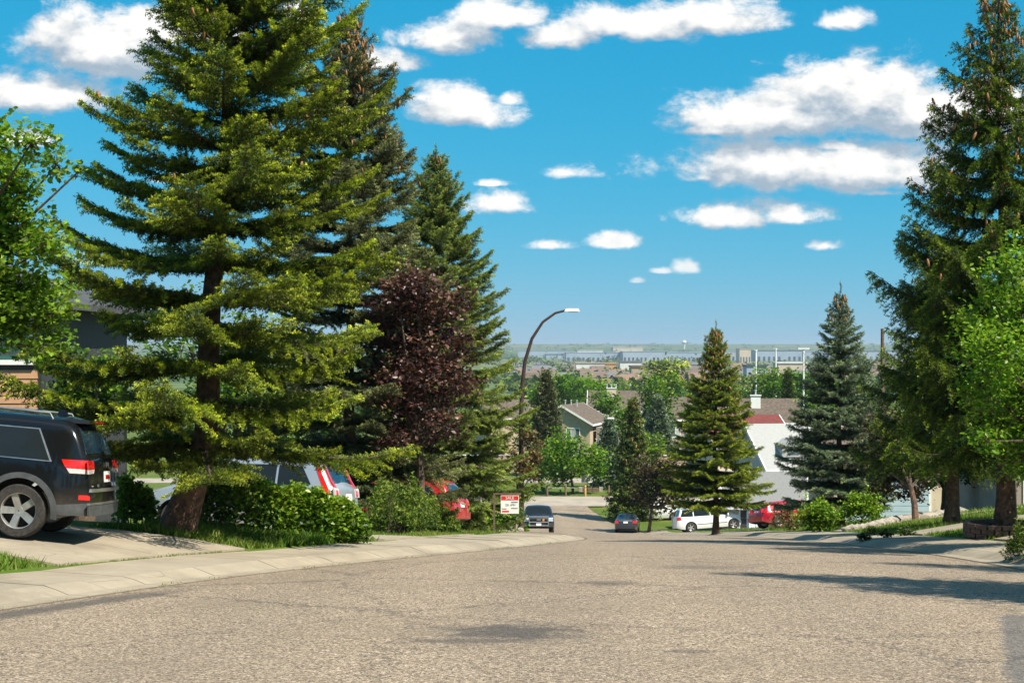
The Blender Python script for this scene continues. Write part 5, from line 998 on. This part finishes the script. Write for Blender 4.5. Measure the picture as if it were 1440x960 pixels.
# bollards with a cable at the foot of the hill
BX = [769.5, 795.5, 823, 856, 886]; by = 167.3; hb = 1.05
for k, (pxx, lb) in enumerate(zip(BX, ('leftmost brown bollard at the foot of the street', 'brown bollard below the young green tree', 'yellow wooden bollard in front of the notice board', 'brown bollard right of the notice board', 'rightmost bollard under the dark spruce branches'))):
    x = at(pxx, by); root = empty('bollard', foot(x, by), 0, lb, 'bollard', 'bollards across the end of the street'); m_ = M_WOOY if k == 2 else M_WOOD
    MB().lathe([(.11, -.1), (.11, hb-.04), (.08, hb), (.01, hb)], 10).build('shaft', m_, root, True); MB().lathe([(.115, hb*.78), (.12, hb*.78), (.12, hb*.83), (.115, hb*.83)], 10).build('band', M_TRD, root)
for k in range(4):
    a, b_ = at(BX[k], by), at(BX[k+1], by); m_ = MB().tube([(a+.1, by, G(a, by)+.82), ((a+b_)/2, by, G(a, by)+.78), (b_-.1, by, G(b_, by)+.82)], .022, 6)
    if k in (0, 1): tag(m_.build('cable', M_STEEL), ('cable strung between the two left bollards', 'cable strung from the brown bollard to the yellow one')[k], 'cable')
# notice board / mail panels
x, y = at(826, 171), 171; g0 = G(x, y); root = empty('notice_board', (x, y, g0), 0, 'two panel notice board with a red top at the foot of the street', 'notice board')
for xx in (-.02, .5): MB().box((xx, .05, .75), (.06, .06, 1.5)).build('leg', M_TRD, root)
for xx in (-.32, .27): 
    o = MB().box((xx, 0, 1.45), (.56, .08, .85)).build('panel', M_PLT, root)
    for q in range(5): MB().box((xx, -.046, 1.18+.12*q), (.46, .01, .03)).build('print_line', M_GRT, o)
MB().box((-.03, -.01, 1.93), (1.2, .12, .13)).build('top_rail', M_RED, root); MB().box((-.02, -.005, 1.45), (.05, .10, .86)).build('divider', M_TRD, root)
x, y = at(831, 172.5), 172.5; root = empty('stone_planter', (x, y, G(x, y)), 0, 'low planter with pale end blocks behind the yellow bollard', 'planter')
MB().box((0, 0, .14), (1.7, .7, .42), 0, .94).build('trough', M_WOOD, root)
for xx in (-1.05, 1.0): MB().box((xx, 0, .2), (.4, .7, .5), 0, .85).build('end_block', M_STONE, root)
# stone planter round the tallest spruce
x, y = at(1413, 34), 34.0; root = empty('brick_planter', foot(x, y), 0, 'low brick planter ring round the tallest spruce trunk', 'planter'); bm_ = MB().box((0, 0, 0), (.24, .12, .085)).mesh('brick', M_BRK)
MB().lathe([(.62, .0), (.62, .16), (.3, .2)], 20, (0, 0, 0)).build('soil', M_UND, root)
for cs in range(3):
    for k in range(18):
        a = 6.2832*(k+.5*(cs % 2))/18; o = link('brick', bm_, root, (.74*math.cos(a), .74*math.sin(a), .02+.092*cs)); o.rotation_euler.z = a+math.pi/2+r_.uniform(-.05, .05)
# edging stones of the bank by the garage
root = empty('stone_edging', foot(13.5, 46.5), 0, 'row of pale edging stones along the bank by the garage', 'edging'); b0 = root.location
bm = bmesh.new(); bmesh.ops.create_icosphere(bm, subdivisions=1, radius=.2)
for v in bm.verts: v.co.z *= .7; v.co *= r_.uniform(.85, 1.15)
me = bpy.data.meshes.new('stone'); bm.to_mesh(me); bm.free(); me.materials.append(M_STONE)
for k in range(34):
    f = k/33; x, y = 9.6+f*6.0, 49+f*10-6*f*(1-f); o = link('stone', me, root, (x-b0[0], y-b0[1], G(x, y)-b0[2]+.05)); o.rotation_euler.z = r_.random()*6; s_ = r_.uniform(.7, 1.25); o.scale = (s_*1.3, s_, s_)
# poles
def pole(name, pxx, d, ytop, r0, mat, label, cat, arm=None):
    x = at(pxx, d); g0 = G(x, d); h = zat(ytop, d)-g0; root = empty(name, (x, d, g0), 0, label, cat); MB().tube([(0, 0, -.2), (0, 0, h*.5), (0, 0, h)], [r0, r0*.85, r0*.7], 10).build('shaft', mat, root, True)
    if arm == 'light':
        MB().box((0, 0, h), (1.0, .3, .15)).build('lamp_head', M_LUM, root); MB().tube([(0, 0, h-.4), (0, 0, h+.05)], r0*1.1, 8).build('collar', M_LUM, root)
    elif arm == 'cross':
        MB().box((0, 0, h-.5), (2.2, .12, .14)).build('crossarm', mat, root)
        for q in (-.95, -.4, .4, .95): MB().lathe([(.04, 0), (.06, .05), (.04, .15), (.01, .18)], 8, (q, 0, h-.42)).build('insulator', M_LUM, root)
pole('utility_pole', 1241, 112, 462, .16, M_WOOD, 'wooden utility pole rising behind the right hand spruces', 'utility pole')
pole('light_mast', 1130, 150, 490, .10, M_TRW, 'nearest white light mast left of the blue spruce', 'light mast', 'light'); pole('light_mast', 1063, 430, 492, .28, M_TRW, 'white light mast farthest left, beside the coned spruce', 'light mast', 'light'); pole('light_mast', 1091, 430, 490, .24, M_TRW, 'white light mast standing between the other two', 'light mast', 'light')
# ---------------------------------------------------------------- middle distance: trees between the houses
def spr2(pxx, d, ytop, rpx, mat, label, seed, **k):
    x = at(pxx, d); g0 = G(x, d); H = zat(ytop, d)-g0; s = d/90
    return spruce_joined('spruce_tree', (x, d, g0-.05), H, cone(rpx/F*d, [(0, .75), (.1, 1), (.5, .62), (.8, .28), (1, .03)]), mat, label, z0=.6, seed=seed, wh=max(.6, H*.055), nb=6, shoot=.27*s, dens=1.0, blades=5, up=(-.2, -.05, .2, 1.0), sag=.25, tipup=.3, trunk_r=.2, vary=.35, blsp=.22*s, limb=False, **k)
spr2(890, 146, 562, 44, 'soft', 'loose green spruce right behind the far street lamp', 51, cones=.8)
spr2(856, 176, 588, 34, 'blue', 'dark spruce standing left of the far street lamp', 52)
spr2(768, 198, 524, 40, 'grey', 'dark pointed spruce left of the beige house', 53)
spr2(925, 215, 560, 34, 'blue', 'bluish spruce before the mauve walled house', 54)
spr2(1214, 95, 505, 46, 'blue', 'dark spruce peering out right behind the blue spruce', 55)
spr2(1108, 240, 520, 14, 'norway', 'slim dark spruce between the light masts', 56)
def leaf2(pxx, d, yc, rx, rz, mat, label, seed, n=1500, group=None, size=None, name='tree'):
    x = at(pxx, d); r = np.random.default_rng(seed); L_ = [(pxx+rx*.55*math.cos(a), yc+rz*.5*math.sin(a*1.7+seed), rx*.55, rz*.5) for a in np.linspace(0, 5.6, 6)]+[(pxx, yc-rz*.4, rx*.5, rz*.5), (pxx, yc+rz*.3, rx*.7, rz*.5)]
    return leafy(name, (x, d, G(x, d)-.05), lob([(a, b_, c, e) for a, b_, c, e in L_], d, d*.006, seed), mat, label, n=n, size=size or d*.0019, seed=seed, trunk_r=.2, group=group, tw=16)
leaf2(925, 232, 560, 34, 42, 'leaf', 'tall pale green poplar between the brown roofs', 61, 2600)
leaf2(915, 200, 630, 20, 24, 'lime', 'lime green bush tree under the mauve walled house', 62, 1200)
leaf2(832, 300, 548, 40, 26, 'leaf', 'bright green tree behind the beige house roof', 63, 2400)
leaf2(795, 330, 545, 30, 24, 'leaf', 'bright green tree above the dark pointed spruce', 64, 1800)
leaf2(875, 205, 590, 22, 22, 'leaf', 'small green tree under the cream chimney', 65, 1200)
leaf2(1078, 290, 545, 46, 30, 'leaf', 'broad bright green tree above the white chimney', 66, 2600)
leaf2(1120, 320, 540, 30, 26, 'leaf', 'green tree right of the broad one behind the light mast', 67, 1600)
leaf2(935, 520, 528, 30, 26, 'spruce', 'big dark round tree left of the coned spruce top', 68, 2400, size=1.1)
leaf2(1195, 150, 560, 30, 40, 'leaf', 'green tree filling the gap right of the blue spruce', 69, 1800)
leaf2(990, 200, 660, 40, 30, 'hedge', 'green shrubs behind the coned spruce', 70, 1600)
leaf2(745, 215, 600, 26, 30, 'leaf', 'green tree behind the curved lamp pole', 71, 1500)
leaf2(1190, 110, 690, 60, 30, 'hedge', 'dark green shrubs behind the blue spruce trunk', 72, 2600)
leaf2(1330, 66, 640, 60, 46, 'hedge', 'deep green tree filling the gap behind the right spruces', 73, 4200, size=.17)
leaf2(1420, 60, 560, 60, 70, 'hedge', 'deep green tree behind the tallest spruce', 74, 4500, size=.17)
leaf2(330, 62, 520, 130, 120, 'hedge', 'dark tree filling the gap behind the broad leaning spruce', 75, 5000, size=.22)
leaf2(118, 36.5, 545, 58, 70, 'hedge', 'dark tree behind the black suv', 76, 5000, size=.11)
leaf2(440, 70, 620, 90, 80, 'hedge', 'dark tree behind the silver hatchback', 77, 4000, size=.2)
leaf2(852, 258, 566, 24, 20, 'leaf', 'round green tree at the right end of the beige house', 81, 1300)
leaf2(985, 220, 590, 28, 30, 'leaf', 'green tree before the mauve walled house', 82, 1600)
leaf2(1048, 180, 608, 22, 26, 'hedge', 'dark green tree beside the dull red roof', 83, 1300)
leaf2(760, 240, 556, 22, 18, 'leaf', 'green tree left of the dark pointed spruce', 84, 1200)
leaf2(1150, 190, 565, 30, 30, 'leaf', 'green tree behind the nearest light mast', 85, 1600)
# belts of park trees beyond the houses: copies of a few trees
r_ = random.Random(77)
pro = []
for q in range(3):
    pro.append(leafy('park_tree', (0, 0, 0), [(2.2*math.cos(a), 2.2*math.sin(a), 6+1.6*math.sin(3*a+q), 2.2, 2.1) for a in np.linspace(0, 5.5, 7)]+[(0, 0, 8.6, 2.0, 2.0), (0, 0, 5, 2.6, 2)], ('leaf', 'hedge', 'spruce')[q], 'x', n=900, size=.62, seed=90+q, trunk_r=.22, tw=12, tint=-.1))
for q in range(2):
    pro.append(spruce_joined('park_spruce', (0, 0, 0), 11, cone(2.6), ('norway', 'blue')[q], 'x', z0=.6, seed=95+q, wh=.9, nb=5, shoot=.62, dens=.5, blades=5, up=(-.2, -.05, .2, 1), trunk_r=.2, vary=.3, blsp=.62, limb=False))
spots = []
for k in range(120):
    d = r_.choice([340, 380, 430, 480, 560, 650, 760, 900, 1050])*r_.uniform(.93, 1.07); spots.append((r_.uniform(725, 1255), d))
used = [False]*5
for (pxx, d) in spots:
    k = r_.randrange(5) if r_.random() < .8 else 3; o = pro[k]
    if used[k]: o = copy_tree(pro[k])
    used[k] = True; x = at(pxx, d); o.location = (x, d, G(x, d)-.1); s_ = r_.uniform(.75, 1.2); o.scale = (s_*r_.uniform(.9, 1.25), s_, s_); o.rotation_euler.z = r_.random()*6
    o['category'] = 'tree'
    if k < 3: o['label'] = 'rounded park tree in the belt beyond the houses'; o['group'] = 'rounded park trees beyond the houses'
    else: o['label'] = 'small dark spruce in the park belt beyond the houses'; o['group'] = 'spruces in the park beyond the houses'
# ---------------------------------------------------------------- far town on the valley floor
M_FW = [pm('far_wall_%s' % n, c, None, .05, .9) for n, c in (('white', (.66, .65, .62)), ('cream', (.58, .47, .34)), ('tan', (.42, .31, .22)), ('grey', (.40, .41, .42)), ('orange', (.56, .30, .12)))]
M_FR = [pm('far_roof_%s' % n, c, None, .05, .9) for n, c in (('brown', (.17, .115, .085)), ('terracotta', (.23, .14, .10)), ('slate', (.15, .15, .16)))]
M_FB = pm('far_steel', (.30, .36, .44), (.24, .30, .38), .02, .7); M_FD = pm('far_dark', (.05, .06, .07), None, .05, .7)
fh = {}
def far_house(k):
    if k in fh: return fh[k]
    a, b_ = k; w_, dp, h, rh = 11, 10, 5.6, 2.8; m1 = MB().box((0, 0, h/2-1), (w_, dp, h+2)).poly([(-w_/2, -dp/2, h), (-w_/2, dp/2, h), (-w_/2, 0, h+rh)]).poly([(w_/2, -dp/2, h), (w_/2, dp/2, h), (w_/2, 0, h+rh)]).mesh('wall', M_FW[a])
    m2 = MB()
    for sg in (-1, 1):
        q = [(-w_/2-.5, sg*(dp/2+.5), h-.3), (w_/2+.5, sg*(dp/2+.5), h-.3), (w_/2+.5, 0, h+rh+.05), (-w_/2-.5, 0, h+rh+.05)]; i = len(m2.v); m2.v += q+[(p[0], p[1], p[2]+.25) for p in q]; m2.f += [(i, i+1, i+2, i+3), (i+4, i+5, i+6, i+7)]+[(i+j, i+(j+1) % 4, i+4+(j+1) % 4, i+4+j) for j in range(4)]
    m3 = MB().box((0, 0, 0), (1.6, .1, 1.5)).mesh('window', M_FD); fh[k] = (m1, m2.mesh('roof', M_FR[b_]), m3); return fh[k]
for k in range(150):
    d = r_.choice([1150, 1350, 1500, 1700, 1950, 2250, 2600])*r_.uniform(.95, 1.05); x = at(r_.uniform(715, 1260), d); a, b_ = r_.choice([(0, 0), (0, 1), (1, 0), (1, 1), (2, 0), (2, 2), (3, 2), (1, 2)])
    w_, rf, wi = far_house((a, b_)); o = empty('far_house', (x, d, G(x, d)), r_.uniform(-.6, .6), ('white', 'cream', 'tan', 'grey')[a]+' walled house with '+('brown', 'terracotta', 'slate')[b_]+' roof in the far suburb', 'house', 'houses of the far suburb')
    s_ = r_.uniform(.85, 1.4); o.scale = (s_*r_.uniform(1, 1.8), s_, s_); link('wall', w_, o); link('roof', rf, o)
    if d < 1600:
        for xx in (-3.2, 0, 3.2): link('window', wi, o, (xx, -5.06, 3.4))
def block(name, p0, p1, d, yt, yb, wall, roofm, label, bays=0, depth=60, cat='building', dark=M_FD):
    x0, x1 = at(p0, d), at(p1, d); zt, g0 = zat(yt, d), G((x0+x1)/2, d); h = zt-g0; root = empty(name, ((x0+x1)/2, d, g0), 0, label, cat)
    MB().box((0, depth/2, h/2-3), (x1-x0, depth, h+6)).build('wall', wall, root); MB().box((0, depth/2, h+.6), (x1-x0+1.5, depth+1.5, 1.2)).build('roof', roofm, root)
    if bays:
        me = MB().box((0, 0, 0), ((x1-x0)/bays*.42, .6, h*.38)).mesh('bay_door', dark)
        for k in range(bays):
            if r_.random() < .75: link('bay_door', me, root, (-(x1-x0)/2+(x1-x0)*(k+.5)/bays, -.2, h*.24))
    return root
block('warehouse', 728, 800, 4700, 493, 508, M_FB, M_FB, 'blue grey warehouse farthest left on the far plain', 0, 120, 'warehouse')
block('warehouse', 768, 796, 4300, 498.5, 506, M_FB, M_FD, 'dark low warehouse in front of the blue grey one', 0, 90, 'warehouse')
block('warehouse', 812, 848, 4100, 493, 501, M_FW[0], M_FW[0], 'bright white long shed above the warehouse row', 6, 90, 'warehouse')
block('warehouse', 796, 880, 3900, 496, 507, M_FB, M_FB, 'pale blue warehouse with dark loading doors', 12, 110, 'warehouse')
block('warehouse', 876, 940, 3800, 494.5, 506, M_FB, M_FB, 'long warehouse with a row of black loading doors', 11, 110, 'warehouse')
block('warehouse', 934, 992, 3900, 495.5, 506, M_FB, M_FB, 'warehouse left of the coned spruce top with black doors', 9, 110, 'warehouse')
block('warehouse', 862, 904, 5600, 488.5, 494, M_FW[1], M_FW[0], 'cream shed on the ridge beyond the warehouses', 5, 120, 'warehouse')
block('warehouse', 1018, 1040, 4000, 494, 506, M_FW[3], M_FB, 'grey block right of the coned spruce top', 4, 80, 'warehouse')
block('office_block', 1040, 1056, 3600, 491, 506, M_FW[1], M_FW[2], 'tan office block right of the coned spruce', 4, 60, 'office block')
block('warehouse', 1064, 1128, 3900, 493, 508, M_FB, M_FD, 'blue warehouse behind the light masts', 9, 110, 'warehouse')
block('warehouse', 1132, 1190, 4200, 494, 508, M_FB, M_FB, 'blue warehouse behind the top of the blue spruce', 7, 110, 'warehouse')
block('warehouse', 1205, 1262, 4000, 494, 508, M_FB, M_FD, 'blue warehouse behind the utility pole', 7, 110, 'warehouse')
block('apartment_block', 810, 850, 1900, 511, 523, M_FW[0], M_FW[2], 'white apartment block with a tan roof in the suburb', 10, 25, 'apartment block')
block('apartment_block', 850, 866, 1950, 511.5, 520, M_FW[4], M_FW[4], 'orange block beside the white apartment block', 4, 25, 'apartment block')
block('apartment_block', 872, 902, 1850, 509, 518, M_FW[0], M_FR[2], 'white apartment block below the black loading doors', 8, 25, 'apartment block')
block('apartment_block', 888, 918, 1250, 516, 528, M_FW[2], M_FR[0], 'brown apartment block above the brown roofs', 7, 20, 'apartment block')
block('school', 1094, 1134, 1500, 511, 520, M_FW[1], M_FW[0], 'long cream school behind the light masts', 10, 30, 'school'); block('shop_row', 1050, 1078, 1300, 515, 524, M_FB, M_FD, 'dark shop row right of the coned spruce', 6, 20, 'shop row')
# water tower
d = 7200; x = at(962, d); g0 = G(x, d); h = zat(481, d)-g0; root = empty('water_tower', (x, d, g0), 0, 'white round water tower on the horizon', 'water tower'); MB().lathe([(4, -5), (4, h*.3), (5, h*.5), (6, h-6)], 14).build('stem', M_FW[0], root, True); MB().lathe([(.1, 9), (8, 6.5), (11, 0), (8, -6.5), (.1, -9)], 16, (0, 0, h)).build('tank', M_FW[0], root, True)
# hedgerows and woods too far to tell apart
def woods(name, label, n, dmin, dmax, seed, hgt):
    r = np.random.default_rng(seed); V, T_ = [], []
    ds = np.exp(r.uniform(math.log(dmin), math.log(dmax), n)); xs = (r.uniform(680, 1290, n)-720)/F*ds; keep = np.sin(xs/ds*90+ds/170)+np.sin(ds/61+seed)+.6*np.sin(xs/ds*31) > .05; ds, xs = ds[keep], xs[keep]
    P = []
    for x, d in zip(xs, ds):
        h = hgt*r.uniform(.5, 1.3)*(1 if d < 3000 else 1.0); m_ = 34; q = r.normal(size=(m_, 3))*np.array([h*.55, h*.4, h*.28])+np.array([0, 0, h*.55]); P.append(q+np.array([x, d, 0])+np.array([0, 0, G(x, d)]))
    P = np.concatenate(P); V, Fc, A = leaf_mass(P, hgt*.48, r, LEAF2, 1.2, np.clip(.3+.3*r.normal(size=len(P)), 0, 1)); tag(link(name, np_mesh(name, V, Fc, FOL['norway' if seed % 2 else 'leaf'], A)), label, 'woods', kind='stuff')
woods('far_trees', 'dark tree belts across the valley floor', 700, 1000, 3300, 3, 9); woods('far_hedgerows', 'hazy hedgerows and bluffs along the horizon', 500, 3400, 9600, 5, 11)
# ---------------------------------------------------------------- air
hz = bpy.data.materials.new('haze'); hz.use_nodes = True; nt = hz.node_tree; nt.nodes.clear(); pv = nt.nodes.new('ShaderNodeVolumePrincipled'); pv.inputs['Color'].default_value = (.72, .86, 1, 1); pv.inputs['Density'].default_value = 8.0e-5; pv.inputs['Anisotropy'].default_value = .2
nt.links.new(pv.outputs[0], nt.nodes.new('ShaderNodeOutputMaterial').inputs['Volume'])
tag(MB().box((0, 12500, 12), (30000, 25400, 110)).build('haze', hz), 'thin summer haze over the valley', kind='stuff')

# unseen spruces added round and behind the viewer to cut sky reflections
src = [o for o in bpy.data.objects if o.name.startswith('spruce_tree') and o.get('group') == 'spruces out of view to the right']
for k, (x, y, s_) in enumerate(((15, 8, 1.0), (17, -4, 1.1), (14, -14, .9), (19, 2, 1.2), (-13, 4, 1.0), (-15, -6, 1.1), (-12, -16, .9), (4, -34, 1.2), (-3, -38, 1.3), (10, -30, 1.1), (22, 14, 1.2), (-17, 13, 1.1))):
    o = copy_tree(src[k % 3]); o.location = foot(x, y); o.scale = (s_*1.25, s_*1.25, s_); o.rotation_euler.z = k; o['label'] = 'spruce added out of view behind the viewer'; o['group'] = 'spruces out of view behind the viewer'
